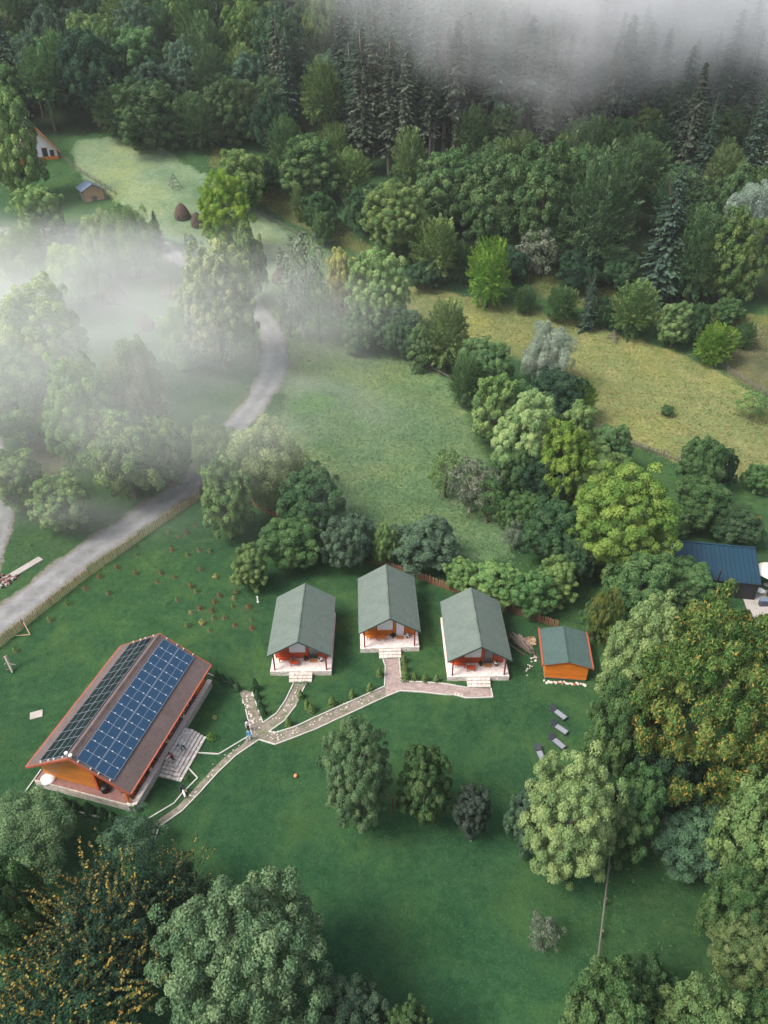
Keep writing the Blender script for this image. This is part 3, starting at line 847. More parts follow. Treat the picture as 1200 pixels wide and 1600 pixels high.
for k, (y, w, zt) in enumerate(((3.2, 1.5, 2.9), (5.9, 1.0, 2.9), (8.4, 1.5, 2.9), (11.2, 1.3, 2.9))):
    fr = box_part("window" if k != 1 else "door", (WR + .055, y - w / 2 - .1, 1.4 if k != 1 else .92), (WR + .09, y + w / 2 + .1, zt + .1), M['red_wood'], house)
    box_part("pane", (WR + .092, y - w / 2, 1.5 if k != 1 else 1.0), (WR + .11, y + w / 2, zt), M['dark_glass'], fr)
# eave beam, posts with braces, low rail
box_part("eave_beam", (4.32, .12, 3.42), (4.50, 13.3, 3.66), M['orange_wood'], house)
for y in (.45, 4.1, 7.4, 10.6):
    p = box_part("post", (4.33, y - .09, .92), (4.51, y + .09, 3.418), M['orange_wood'], house)
    b = MB()
    for s in (-1, 1): b.tube([(4.42, y + s * .1, 2.75), (4.42, y + s * .62, 3.40)], .05, 4)
    part("brace", b.mesh("brace", M['red_trim']), p)
    f = MB(); f.box((4.26, y - .16, .92), (4.58, y + .16, 1.06)); part("post_foot", f.mesh("post_foot", M['white_paint']), p)
box_part("corner_post", (WR - .12, YF - .18, .92), (WR + .14, YF - .06, zr(WR)), M['red_wood'], house)
for y, c in ((6.4, 'orange_wood'), (7.9, 'orange_wood')):
    box_part("door_leaf", (3.2, y - .03, .95), (4.1, y + .03, 2.9), M[c], house)
for sx in (-1, 1):
    sl = roof_slope(house, sx * HW, ZE, 0, ZR, 0, LEN, M['brown_shingle'], M['red_trim'], .14)
    for yy, nm in ((-.09, 0), (LEN + .004, 1)):
        b = MB(); b.prism([(sx * (HW + .02), ZE - .1), (sx * (HW + .02), ZE + .17), (0, ZR + .17), (0, ZR - .1)], 'y', yy, yy + .085)
        part("bargeboard", b.mesh("bargeboard", M['red_trim']), house)
    b = MB(); b.box((sx * (HW + .005) - (.13 if sx < 0 else 0), -.02, ZE - .02), (sx * (HW + .005) + (.13 if sx > 0 else 0), LEN + .02, ZE + .13)); part("gutter", b.mesh("gutter", M['red_trim']), house)
b = MB(); b.prism([(-.2, ZR + .04), (0, ZR + .185), (.2, ZR + .04), (0, ZR + .15)], 'y', 0, LEN); part("ridge_cap", b.mesh("ridge_cap", M['brown_shingle']), house)
# solar panels: 2 up the slope x 14 along, on both slopes
ang = math.atan2(ZR - ZE, HW); PW, PL = 1.075, 1.88
pb = MB(); pb.box((0, 0, 0), (PL - .03, PW - .02, .045), 0)
pb.face([(.03, .012, .048), (PL - .06, .012, .048), (PL - .06, PW - .032, .048), (.03, PW - .032, .048)], 1, [(0, 0), (1, 0), (1, 1), (0, 1)])
pb.box((PL / 2 - .026, .012, .046), (PL / 2 + .002, PW - .032, .053), 0)
panel_me = pb.mesh("solar_panel", [M['frame_alu'], M['cells']]); dark_panel_me = pb.mesh("solar_panel", [M['frame_alu'], M['cells_dimmed']])
cb = MB(); cb.box((-.05, -.05, .05), (.06, .05, .075)); clamp_me = cb.mesh("clamp", M['white_paint'])
rb = MB(); rb.box((0, -.07, 0), (.08, .07, .16)); br_me = rb.mesh("rail_end", M['white_paint'])
for sx in (-1, 1):
    for r_ in range(2):
        for k in range(14):
            s0 = .62 + r_ * (PL + .012)           # distance down the slope from the ridge
            nx_, nz_ = math.sin(ang), math.cos(ang)
            base = Vector((sx * s0 * math.cos(ang), .25 + k * (PW + .006), ZR + .14 - s0 * math.sin(ang))) + Vector((sx * nx_, 0, nz_)) * .09
            q = Matrix(((sx * math.cos(ang), 0, sx * nx_), (0, 1, 0), (-math.sin(ang), 0, nz_))).transposed().transposed()
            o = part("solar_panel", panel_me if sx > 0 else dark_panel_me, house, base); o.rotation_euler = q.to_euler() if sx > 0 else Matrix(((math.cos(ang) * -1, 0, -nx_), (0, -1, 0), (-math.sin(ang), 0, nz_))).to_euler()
            if sx < 0: o.location.y += PW - .02
            if sx > 0 and k: part("clamp", clamp_me, o, (.42 if r_ == 0 else .35, 0, 0)); part("clamp", clamp_me, o, (PL - .35, 0, 0))
    for d in (.85, 2.1, 2.9, 4.05):
        for y in (.0, 15.55):
            o = part("rail_end", br_me, house, (sx * d * math.cos(ang), y + .1, ZR + .16 - d * math.sin(ang)), (0, sx * ang, 0))
b = MB(); b.lathe([(.05, 0), (.05, .25), (.16, .3), (.16, .42), (.02, .46)], 10); 
for q in ((-.35, .25, ZR + .0), (.2, .12, ZR + .05)): part("vent_cap", b.mesh("vent_cap", M['white_paint']), house, q)
# stone stairs down to the lawn
for k in range(5):
    zt = .88 - .175 * k; x1 = 6.25 + .32 * k; y0 = 5.5 - .34 * k
    b = MB(); z0 = zt - .175 if k < 4 else -.1
    px0 = 5.16 if k == 0 else None
    def fill(xa, xb, ya, yb):
        x = xa
        while x < xb - .02:
            w = min(random.uniform(.3, .5), xb - x); y = ya
            if xb - x - w < .15: w = xb - x
            while y < yb - .02:
                l = min(random.uniform(.3, .75), yb - y)
                if yb - y - l < .15: l = yb - y
                zz = zt + random.uniform(-.02, .015)
                b.box((x + .022, y + .022, z0 - .1), (x + w - .022, y + l - .022, zz), random.choice((0, 0, 0, 1, 1, 2))); y += l
            x += w
    if k == 0: fill(5.16, x1, y0, 9.45)
    else:
        fill(x1 - .32, x1, y0, 9.45); fill(5.16, x1 - .32, y0, y0 + .34)
    me = b.mesh("step", [M['grey_stone'], M['pale_stone'], M['stone_floor']]); part("step", me, house)
b = MB(); b.box((5.15, 4.2, -.1), (7.5, 9.5, .02)); b.box((5.15, 5.55, .021), (6.2, 9.4, .78)); part("stair_core", b.mesh("stair_core", M['mortar']), house)
# flower boxes along the porch edge, each a thing
for i in range(7):
    y = 1.1 + i * .62
    q = HM @ Vector((4.36 if abs(y - .45) > .5 and abs(y - 4.1) > .3 else 4.1, y, .92))
    t = thing("flower_box", "long terracotta box of red flowers near the front corner of the solar house porch", "flower box", q, h_rz, "red flower boxes on the porch")
    bb = MB(); bb.box((-.13, -.27, 0), (.13, .27, .22)); part("trough", bb.mesh("trough", M['terracotta']), t)
    l = MB()
    for _ in range(70):
        c = Vector((random.uniform(-.22, .22), random.uniform(-.32, .32), random.uniform(.2, .55))); s = random.uniform(.05, .1)
        d = Vector((random.uniform(-1, 1), random.uniform(-1, 1), random.uniform(.3, 1))).normalized(); qq = d.to_track_quat('Z', 'Y'); u = qq @ Vector((s, 0, 0)); w = qq @ Vector((0, s, 0))
        l.face([c + u, c + w, c - u, c - w], 1 if random.random() < .34 else 0)
    part("flowers", l.mesh("flowers", [M['leaf'], M['flower_red']]), t, color=(0.028, 0.07, 0.025))
for i, y in enumerate((8.3, 9.1, 9.9, 11.2, 12.0, 12.8)):
    potted_plant("green and white pot plant near the back end of the solar house porch", HM @ Vector((4.15, y, .92)), random.uniform(.32, .42), 'white_paint', 'flower_white', "white pots at the back of the porch")
bm = bmesh.new(); bmesh.ops.create_icosphere(bm, subdivisions=3, radius=.7)
for v in bm.verts: v.co.z = max(v.co.z * .5, -.02); v.co.x *= 1.05 + .08 * math.sin(v.co.y * 6); 
me = bpy.data.meshes.new("garden_boulder"); bm.to_mesh(me); bm.free(); me.materials.append(M['flower_white'])
for p in me.polygons: p.use_smooth = True
tag(part("garden_boulder", me, None, HM @ Vector((-4.3, .82 - .05, .92)), (0, 0, .3)), "large rounded white boulder on the front left corner of the brown terrace", "boulder")
ld = MB(); ld.lathe([(.28, 0), (.34, .3), (.3, .62), (.1, .7)], 12)
tag(part("barrel", ld.mesh("barrel", M['black']), None, HM @ Vector((1.6, .95, .92))), "dark barrel tucked under the porch roof at the front of the solar house", "barrel")

# ---------------------------------------------------------------- blue metal roofed building
b_loc, b_rz = Vector((46.35, 66.3, 0)), R(-9)
bh = thing("metal_roofed_house", "low black walled building with a deep blue standing seam metal roof", "house", b_loc, b_rz)
LX, DY, ZE, ZR = -16.6, 5.0, 2.65, 4.55
box_part("wall", (LX + .2, .15, -.1), (-.12, DY - .1, ZE - .02), M['black'], bh)
b = MB(); b.prism([(.15, ZE - .018), (DY - .1, ZE - .018), (DY - .1, ZR - .07)], 'x', LX + .2, -.12); part("gable", b.mesh("gable", M['black']), bh)
n = 30; w = -LX / n; sl_ = math.hypot(DY, ZR - ZE); a_ = math.atan2(ZR - ZE, DY)
sp = MB(); sp.box((0.004, 0, 0), (w - .004, sl_, .03)); sp.box((w - .032, 0, .0302), (w - .008, sl_, .085)); seam_me = sp.mesh("roof_panel", M['blue_metal'])
for k in range(n):
    part("roof_panel", seam_me, bh, (LX + k * w, 0, ZE), (a_, 0, 0))
box_part("ridge_cap", (LX, DY - .18, ZR + .03), (0, DY + .06, ZR + .09), M['blue_metal'], bh)
box_part("fascia", (LX, -.05, ZE - .12), (0, -.005, ZE + .02), M['black'], bh)
st = MB(); st.tube([(-5.2, -.15, 2.2), (-5.2, -.15, 4.3)], .11, 8); st.lathe([(.17, 4.3), (.17, 4.36), (.02, 4.5)], 8, at=(-5.2, -.15, 0)); part("chimney_pipe", st.mesh("chimney_pipe", M['black']), bh)
box_part("side_panel", (-.115, .5, .9), (-.06, 4.4, 2.5), M['dark_glass'], bh)
BM_ = Matrix.Translation(b_loc) @ Matrix.Rotation(b_rz, 4, 'Z')
pt = MB(); pt.box((-1.4, -4.5, -.1), (9, 7, .03)); o = part("patio", pt.mesh("patio", M['concrete']), None, b_loc, (0, 0, b_rz)); o["kind"] = "structure"
um = thing("garden_umbrella", "large beige garden umbrella at the gable end of the blue roofed building", "umbrella", BM_ @ Vector((2.2, 3.4, .03)), .35)
u = MB(); N_ = 8; R_ = 1.9
for k in range(N_):
    a0, a1 = 2 * PI * k / N_, 2 * PI * (k + 1) / N_
    u.face([(0, 0, 2.9), (R_ * math.cos(a0), R_ * math.sin(a0), 2.2), (R_ * .97 * math.cos((a0 + a1) / 2), R_ * .97 * math.sin((a0 + a1) / 2), 2.27), (R_ * math.cos(a1), R_ * math.sin(a1), 2.2)])
me = u.mesh("canopy", M['beige']); bm = bmesh.new(); bm.from_mesh(me); bmesh.ops.solidify(bm, geom=bm.faces[:], thickness=.03); bm.to_mesh(me); bm.free(); part("canopy", me, um)
u = MB(); u.tube([(0, 0, 0), (0, 0, 2.85)], .035, 6); part("pole", u.mesh("pole", M['grey_wood']), um)
u = MB(); u.lathe([(.35, 0), (.35, .08), (.06, .12)], 12); part("base", u.mesh("umbrella_base", M['concrete']), um)
tb = thing("round_table", "round white patio table beside the blue roofed building", "table", BM_ @ Vector((.75, 1.3, .03)))
u = MB(); u.lathe([(.5, .70), (.52, .72), (.5, .75)], 18); part("table_top", u.mesh("table_top", M['white_paint']), tb)
u = MB(); u.lathe([(.25, 0), (.05, .06), (.05, .698)], 10); part("pedestal", u.mesh("pedestal", M['steel']), tb)
ch = thing("patio_chair", "dark blue patio chair beside the round white table", "chair", BM_ @ Vector((1.75, 1.0, .03)), 1.2)
box_part("seat", (-.25, -.25, .42), (.25, .25, .47), M['dark_plastic'], ch); box_part("backrest", (-.25, .22, .472), (.25, .27, .9), M['dark_plastic'], ch)
for sx in (-1, 1):
    for sy in (-1, 1): box_part("leg", (sx * .21 - .025, sy * .21 - .025, 0), (sx * .21 + .025, sy * .21 + .025, .418), M['dark_plastic'], ch)
ct = thing("outdoor_counter", "long dark blue counter at the corner of the concrete patio", "counter", BM_ @ Vector((1.2, -.6, .03)), 0)
box_part("counter_top", (-1.1, -.3, .85), (1.3, .3, .92), M['slate_blue'], ct); box_part("cabinet", (-1.0, -.25, 0), (1.2, .25, .848), M['dark_plastic'], ct)
po = thing("flower_pot", "red flower pot on the grey concrete patio at the right edge", "flower pot", BM_ @ Vector((1.9, -2.6, .03)))
u = MB(); u.lathe([(.18, 0), (.27, .4), (.3, .42), (.27, .46)], 12); part("pot", u.mesh("pot", M['terracotta']), po)
l = MB()
for _ in range(60):
    c = Vector((random.gauss(0, .2), random.gauss(0, .2), random.uniform(.45, .8))); s = .08; d = Vector((random.uniform(-1, 1), random.uniform(-1, 1), 1)).normalized(); qq = d.to_track_quat('Z', 'Y'); uu = qq @ Vector((s, 0, 0)); w2 = qq @ Vector((0, s, 0))
    l.face([c + uu, c + w2, c - uu, c - w2], 1 if random.random() < .6 else 0)
part("flowers", l.mesh("pot_flowers", [M['leaf'], M['flower_red']]), po, color=(.04, .09, .03))

# ---------------------------------------------------------------- white gabled house on the hill
g0 = ground_point(70, 276)
wh = thing("gabled_house", "steep gabled white house with orange eaves half hidden by a tree", "house", g0 + Vector((-3, 6, 0)), R(28))
HW, ZE, ZR, D = 5.6, 4.6, 12.0, 11
zr = lambda x: ZR - abs(x) / HW * (ZR - ZE) - .05
g = [(-4.9, 2.9), (4.9, 2.9), (4.9, zr(4.9)), (0, ZR - .05), (-4.9, zr(4.9))]
b = MB(); b.prism(g, 'y', .9, D - .3); part("wall", b.mesh("wall", M['white_wall']), wh)
box_part("lower_wall", (-4.7, 1.0, -1.5), (4.7, D - .5, 2.895), M['tan_wood'], wh)
box_part("balcony_floor", (-5, -.4, 2.75), (5, .895, 2.9), M['grey_wood'], wh)
for k in range(26): box_part("balcony_board", (-4.95 + k * .38, -.4, 2.0), (-4.95 + k * .38 + .35, -.34, 3.7), M['orange_wood'], wh)
for sx in (-1, 1):
    b = MB(); b.prism([(sx * HW, ZE), (sx * HW, ZE + .14), (0, ZR + .14), (0, ZR)], 'y', -.6, D); part("roof_slope", b.mesh("roof_slope", M['grey_sheet']), wh)
    b = MB(); b.prism([(sx * (HW - .02), ZE - .3), (sx * (HW - .02), ZE - .01), (0, ZR - .01), (0, ZR - .9)], 'y', -.62, .85); part("eave_lining", b.mesh("eave_lining", M['orange_wood']), wh)
for (x, z, w, h) in ((-1.9, 3.6, 1.2, 2.0), (1.9, 3.6, 1.2, 2.0), (0, 7.0, 1.3, 1.4), (3.6, 3.6, .9, 1.4)):
    f = box_part("window", (x - w / 2 - .1, .82, z - .1), (x + w / 2 + .1, .898, z + h + .1), M['orange_wood'], wh); box_part("pane", (x - w / 2, .79, z), (x + w / 2, .818, z + h), M['dark_glass'], f)

g0 = ground_point(146, 322)
bs = thing("small_barn", "small timber barn with a slate blue metal roof at the edge of the hayfield", "barn", g0 + Vector((0, 2.2, 0)), R(32))
HW, ZE, ZR, D = 2.9, 3.0, 4.5, 6.6
zr = lambda x: ZR - abs(x) / HW * (ZR - ZE) - .05
plank_wall(bs, [(-2.4, -.6), (2.4, -.6), (2.4, zr(2.4)), (0, ZR - .06), (-2.4, zr(2.4))], 'y', .7, M['tan_wood'], .4, .1)
box_part("wall", (-2.4, .78, -.8), (2.4, D - .5, zr(2.4)), M['grey_wood'], bs)
for sx in (-1, 1):
    b = MB(); b.prism([(sx * HW, ZE), (sx * HW, ZE + .1), (0, ZR + .1), (0, ZR)], 'y', 0, D); part("roof_slope", b.mesh("roof_slope", M['slate_blue']), bs)
box_part("door", (-.6, .6, -.4), (.6, .645, 1.7), M['grey_wood'], bs)
for x in (-2.6, 2.6): box_part("post", (x - .1, .1, -.6), (x + .1, .3, zr(2.6)), M['grey_wood'], bs)

# ================================================================== FENCES
def picket_meshes(mat, h, w):
    out = []
    for i in range(6):
        b = MB(); hh = h * random.uniform(.88, 1.06); t = .02
        b.prism([(-w / 2, .03), (w / 2, .03), (w / 2, hh - .06), (0, hh), (-w / 2, hh - .06)], 'y', -t / 2, t / 2)
        out.append(b.mesh("picket", mat))
    return out

def picket_fence(label, px_pts, spacing, h, mat, rail_mat, name="picket_fence", lean=.07, pw=.09):
    pts = [ground_point(*p) for p in px_pts]
    t = thing(name, label, "fence", pts[0]); O = pts[0]
    pm = picket_meshes(mat, h, pw)
    b = MB(); b.tube([(0, 0, -.2), (0, 0, h * 1.04)], [.06, .05], 6); post_me = b.mesh("post", rail_mat)
    n_p = 0
    for a, c in zip(pts, pts[1:]):
        d = c - a; L = math.hypot(d.x, d.y); ang = math.atan2(d.y, d.x); nrm = Vector((-math.sin(ang), math.cos(ang), 0))
        k = max(1, round(L / 2.3))
        for i in range(k):
            p0 = a + d * (i / k); p1 = a + d * ((i + 1) / k)
            p0.z = tz(p0.x, p0.y); p1.z = tz(p1.x, p1.y)
            part("post", post_me, t, p0 - O + nrm * .09, (random.uniform(-.04, .04), random.uniform(-.04, .04), 0))
            for zz in (.3 * h, .78 * h):
                r = MB(); r.tube([p0 - O + nrm * .035 + Vector((0, 0, zz)), p1 - O + nrm * .035 + Vector((0, 0, zz + random.uniform(-.03, .03)))], .024, 4)
                part("rail", r.mesh("rail", rail_mat), t)
        m = int(L / spacing)
        for i in range(m):
            if n_p >= 298: break
            q = a + d * ((i + .5) / m); q.z = tz(q.x, q.y); n_p += 1
            part("picket", random.choice(pm), t, q - O + Vector((0, 0, random.uniform(-.03, .03))), (random.uniform(-lean, lean), random.uniform(-lean, lean), ang))
    return t

f1 = picket_fence("pale wooden picket fence along the lower side of the gravel road", [(-8, 1018), (60, 963), (140, 900), (225, 840), (313, 778)], .185, 1.35, M['picket'], M['grey_wood'])
picket_fence("reddish wooden picket fence behind the green roofed cabins", [(383, 783), (432, 810), (560, 874), (640, 900), (700, 922), (780, 951), (872, 982)], .175, 1.3, M['red_picket'], M['grey_wood'])
picket_fence("grey weathered stake fence along the lower edge of the dry meadow", [(915, 663), (990, 697), (1060, 722), (1130, 742)], .16, 1.2, M['grey_wood'], M['grey_wood'], "stake_fence", .12, .07)
picket_fence("grey stake fence at the far right edge of the dry meadow", [(1122, 570), (1150, 588), (1178, 606), (1215, 630)], .28, 1.1, M['grey_wood'], M['grey_wood'], "stake_fence", .15, .08)

def rail_fence(label, px_pts, step=2.6, h=1.1, mat='grey_wood', n_rail=3, name="rail_fence"):
    pts = [ground_point(*p) for p in px_pts]; O = pts[0]; t = thing(name, label, "fence", O)
    for a, c in zip(pts, pts[1:]):
        d = c - a; k = max(1, round(math.hypot(d.x, d.y) / step))
        for i in range(k + (c is pts[-1])):
            p = a + d * (i / k); p.z = tz(p.x, p.y)
            b = MB(); b.tube([(0, 0, -.2), (random.uniform(-.05, .05), random.uniform(-.05, .05), h)], [.08, .06], 6); part("post", b.mesh("post", M[mat]), t, p - O)
            if i < k:
                q = a + d * ((i + 1) / k); q.z = tz(q.x, q.y)
                for j in range(n_rail):
                    z = h * (j + .6) / n_rail
                    r = MB(); r.tube([p - O + Vector((0, .08, z)), q - O + Vector((0, .08, z + random.uniform(-.08, .08)))], .045, 5); part("rail", r.mesh("rail", M[mat]), t)
rail_fence("dark rail fence running down the hill beside the white gabled house", [(92, 245), (115, 262), (150, 285), (182, 305)], 2.8, 1.3)
rail_fence("old rail fence at the top edge of the pale hayfield", [(400, 333), (435, 352), (470, 372)], 3.0, 1.2)
rail_fence("weathered rail fence in the mist beside the bend of the road", [(402, 565), (404, 545), (403, 530)], 2.4, 1.5, 'grey_wood', 4)
rail_fence("low rail fence crossing the misty field left of the road", [(245, 600), (290, 582), (335, 566)], 3, .9, 'grey_wood', 1)

def log_thing(label, pairs, r, mat, name="fallen_log"):
    A = ground_point(*pairs[0]); t = thing(name, label, "log", A)
    for i in range(len(pairs) - 1):
        B, C_ = ground_point(*pairs[i]), ground_point(*pairs[i + 1]); m = (B + C_) / 2; m.z = tz(m.x, m.y)
        b = MB(); up = Vector((0, 0, r * .8)); b.tube([B - A + up, m - A + up + Vector((random.uniform(-.15, .15), 0, .12)), C_ - A + up], [r, r * .9, r * .75], 7); part("trunk", b.mesh("log_trunk", M[mat]), t)
    b = MB()
    for k in range(4):
        p = Vector((random.uniform(-.3, .3) + k * .5, .1, .1)); b.tube([p, p + Vector((random.uniform(-.3, .6), random.uniform(-.5, .5), random.uniform(.3, .8)))], [.05, .02], 4)
    part("branch", b.mesh("log_branch", M[mat]), t)
    return t
log_thing("grey fallen tree trunk lying along the hedge below the dry meadow", [(630, 556), (655, 569), (678, 577), (705, 592)], .22, 'grey_wood')
fp = thing("boundary_rail", "long thin wooden rail fence crossing the rough grass at the bottom right", "fence", ground_point(949, 1332))
pts = [ground_point(*p) for p in [(952, 1322), (948, 1365), (942, 1415), (936, 1465), (928, 1530)]]
for a, c in zip(pts, pts[1:]):
    b = MB(); b.tube([a - pts[0] + Vector((0, 0, .95)), c - pts[0] + Vector((0, 0, .95))], [.075, .06], 6); part("rail", b.mesh("rail", M['grey_wood']), fp)
    b = MB(); b.tube([(0, 0, -.2), (.03, .02, 1.15)], [.09, .07], 6); part("post", b.mesh("post", M['grey_wood']), fp, a - pts[0] + Vector((.1, 0, 0)))
fp.location = pts[0]

# ================================================================== SMALL THINGS
# sun loungers
def lounger():
    t = thing("sun_lounger", "", "sun lounger", (0, 0, 0), 0, "grey sun loungers on the lawn")
    b = MB()
    for s in (-1, 1): b.box((s * .31 - .03, -1.0, .26), (s * .31 + .03, .98, .32))
    b.box((-.28, -1.0, .262), (.28, -.94, .318)); b.box((-.28, .90, .262), (.28, .96, .318))
    part("frame", b.mesh("frame", M['dark_plastic']), t)
    b = MB(); b.box((-.27, -.93, .30), (.27, .36, .335)); part("seat", b.mesh("seat", M['sling_grey']), t)
    b = MB(); b.box((-.3, 0, -.02), (.3, .66, .03)); me = b.mesh("backrest", M['dark_plastic']); part("backrest", me, t, (0, .40, .34), (R(42), 0, 0))
    b = MB(); b.box((-.31, .34, .336), (.31, .46, .40)); part("cushion_roll", b.mesh("cushion_roll", M['black']), t)
    for sx in (-1, 1):
        for y in (-.85, .8): box_part("leg", (sx * .31 - .03, y - .04, 0), (sx * .31 + .03, y + .04, .258), M['dark_plastic'], t)
    return t
lg = lounger()
LG = [((863, 1110), (880, 1123), "grey lounger on the lawn nearest the orange shed, topmost of the four"),
      ((863, 1133), (882, 1146), "grey lounger on the lawn, second of the four below the orange shed"),
      ((860, 1154), (878, 1169), "grey lounger on the lawn partly covered by the pale tree beside it"),
      ((838, 1168), (849, 1194), "grey lounger set apart and turned the other way, lowest of the four")]
for i, (a, c, lab) in enumerate(LG):
    o = lg if i == 0 else copy_tree(lg)
    A, B = ground_point(*a), ground_point(*c); d = A - B; o.location = (A + B) / 2; o.rotation_euler = (0, 0, math.atan2(d.y, d.x) - PI / 2); o["label"] = lab

# haystacks
def haystack(px, label, r=1.9, h=3.4):
    p = ground_point(*px); bm = bmesh.new()
    prof = [(1.0, 0), (1.03, .12), (.97, .3), (.84, .5), (.64, .7), (.4, .86), (.16, .96), (.02, 1.0)]
    rings = []
    for rr, z in prof:
        ring = []
        for j in range(22):
            a = 2 * PI * j / 22; k = 1 + random.uniform(-.06, .06) + .05 * math.sin(3 * a + r); ring.append(bm.verts.new((rr * r * k * math.cos(a), rr * r * k * math.sin(a), z * h - (.3 if z == 0 else 0))))
        rings.append(ring)
    for A, B in zip(rings, rings[1:]):
        for j in range(22): bm.faces.new((A[j], A[(j + 1) % 22], B[(j + 1) % 22], B[j]))
    bm.faces.new(rings[-1])
    # loose straw hanging outward
    for _ in range(900):
        a = random.uniform(0, 2 * PI); z = random.random() ** .8
        rr = np.interp(z, [q[1] for q in prof], [q[0] for q in prof]) * r
        c = Vector((rr * math.cos(a), rr * math.sin(a), z * h)); dn = Vector((math.cos(a) * .6, math.sin(a) * .6, -1)).normalized() * random.uniform(.2, .45); s = Vector((-math.sin(a), math.cos(a), 0)) * .03
        o_ = Vector((math.cos(a), math.sin(a), .3)) * .05
        bm.faces.new([bm.verts.new(c + o_ + s), bm.verts.new(c + o_ - s), bm.verts.new(c + dn + o_ * 2.2)])
    me = bpy.data.meshes.new("haystack"); bm.to_mesh(me); bm.free(); me.materials.append(M['hay'])
    t = thing("haystack", label, "haystack", p, 0, "haystacks on the hillside"); part("stack", me, t)
    b = MB(); b.tube([(0, 0, 0), (.03, 0, h + .5)], [.06, .03], 5); part("pole", b.mesh("pole", M['grey_wood']), t)
haystack((285, 340), "tall conical brown haystack standing alone on the pale hayfield", 1.8, 3.4)
haystack((309, 352), "brown haystack half hidden behind the bright green tree", 1.5, 3.0)
haystack((440, 439), "domed brown haystack on the misty slope beside the bare grey tree", 2.1, 3.2)
haystack((180, 468), "wide low haystack fading into the mist on the left", 2.6, 3.0)
haystack((228, 512), "small pointed haystack in the mist right of the big pale trees", 1.7, 2.8)
haystack((266, 460), "reddish haystack in the mist just left of the tall pale tree by the road", 2.0, 2.2)

def hay_rack(px, label, r, h):
    p = ground_point(*px); t = thing("hay_rack", label, "hay rack", p, random.uniform(0, 1)); top = Vector((0, 0, h))
    legs = [Vector((r * math.cos(a), r * math.sin(a), 0)) for a in (0, 2.1, 4.2)]
    for l in legs:
        b = MB(); b.tube([l, top + (top - l) * .06], [.07, .05], 5); part("pole", b.mesh("pole", M['grey_wood']), t)
    for f in (.15, .4, .65):
        for i in range(3):
            a, c = legs[i].lerp(top, f), legs[(i + 1) % 3].lerp(top, f); d = (c - a) * .18
            b = MB(); b.tube([a - d, c + d], .045, 5); part("crossbar", b.mesh("crossbar", M['grey_wood']), t)
hay_rack((273, 294), "pyramid shaped wooden hay drying rack on the pale hayfield", 2.0, 3.4)
hay_rack((957, 532), "broken leaning wooden hay rack in front of the round bushes on the dry meadow", 1.5, 2.2)

# wood pile by the third cabin
wp = thing("wood_pile", "untidy pile of long dark poles and split logs between the cabin and the orange shed", "wood pile", ground_point(817, 1012))
for i in range(16):
    b = MB(); L = random.uniform(2.2, 3.6); b.tube([(-L / 2, 0, 0), (random.uniform(-.1, .1), random.uniform(-.08, .08), .03), (L / 2, 0, 0)], [.075, .085, .06], 6)
    part("pole", b.mesh("pole", M['bark'] if i % 3 else M['grey_wood']), wp, (random.uniform(-.8, .7) - .1, random.uniform(-.6, .7) - .1, .22 + i * .03), (random.uniform(-.05, .05), random.uniform(-.08, .08), R(-55) + random.uniform(-.12, .12)))
for i in range(24):
    b = MB(); L = random.uniform(.5, .9); a = random.uniform(.09, .14); b.prism([(-a, -a * .6), (a, -a * .6), (a * .2, a)], 'x', -L / 2, L / 2)
    part("split_log", b.mesh("split_log", M['split_wood']), wp, (random.uniform(-.5, 1.3), random.uniform(-.3, 1.7), .1 + random.uniform(0, .3)), (random.uniform(-.3, .3), random.uniform(-.3, .3), random.uniform(-.5, .6)))

def small(name, mesh, label, cat, px, rz=0, up=0.0, group=None):
    p = ground_point(*px); p.z += up; o = part(name, mesh, None, p, (0, 0, rz)); tag(o, label, cat, group); return o
b = MB(); b.box((-.62, -.48, -.02), (.62, .48, .09)); me = b.mesh("concrete_cover", M['concrete']); bevel_mesh(me, .02)
small("concrete_cover", me, "square pale concrete cover set in the grass left of the solar house", "cover", (57, 1117), .35)
b = MB(); b.box((-2.9, -.55, -.02), (2.9, .55, .16)); me = b.mesh("concrete_slab", M['concrete']); bevel_mesh(me, .03)
A, B = ground_point(62, 874), ground_point(6, 908); small("concrete_slab", me, "long pale concrete slab beside the road at the left edge", "slab", (34, 891), math.atan2(A.y - B.y, A.x - B.x))
rub = thing("rubble_heap", "heap of broken brick and stone at the end of the concrete slab", "rubble", ground_point(10, 906))
for i in range(34):
    bm = bmesh.new(); bmesh.ops.create_cube(bm, size=random.uniform(.15, .42))
    for v in bm.verts: v.co *= random.uniform(.75, 1.25)
    me = bpy.data.meshes.new("brick_piece"); bm.to_mesh(me); bm.free(); me.materials.append(M['tile_brown'] if random.random() < .5 else M['concrete'])
    part("brick_piece", me, rub, (random.gauss(0, .9), random.gauss(0, .6), random.uniform(.02, .3)), (random.random() * 3, random.random() * 3, random.random() * 3))
bm = bmesh.new(); bmesh.ops.create_uvsphere(bm, u_segments=20, v_segments=12, radius=.19); me = bpy.data.meshes.new("ball"); bm.to_mesh(me); bm.free(); me.materials.append(M['orange_ball'])
for p in me.polygons: p.use_smooth = True
small("ball", me, "orange ball lying alone on the lawn below the footpath", "ball", (462, 1214), 0, .19)
pst = thing("swing_post", "rusty red metal post with a short crossbar between the two lawn trees", "post", ground_point(613, 1272))
b = MB(); b.tube([(0, 0, -.1), (0, 0, 2.6)], .055, 6); part("upright", b.mesh("upright", M['post_wood']), pst)
b = MB(); b.tube([(-.45, 0, 2.45), (.1, 0, 2.5)], .045, 6); part("crossbar", b.mesh("crossbar", M['post_wood']), pst)
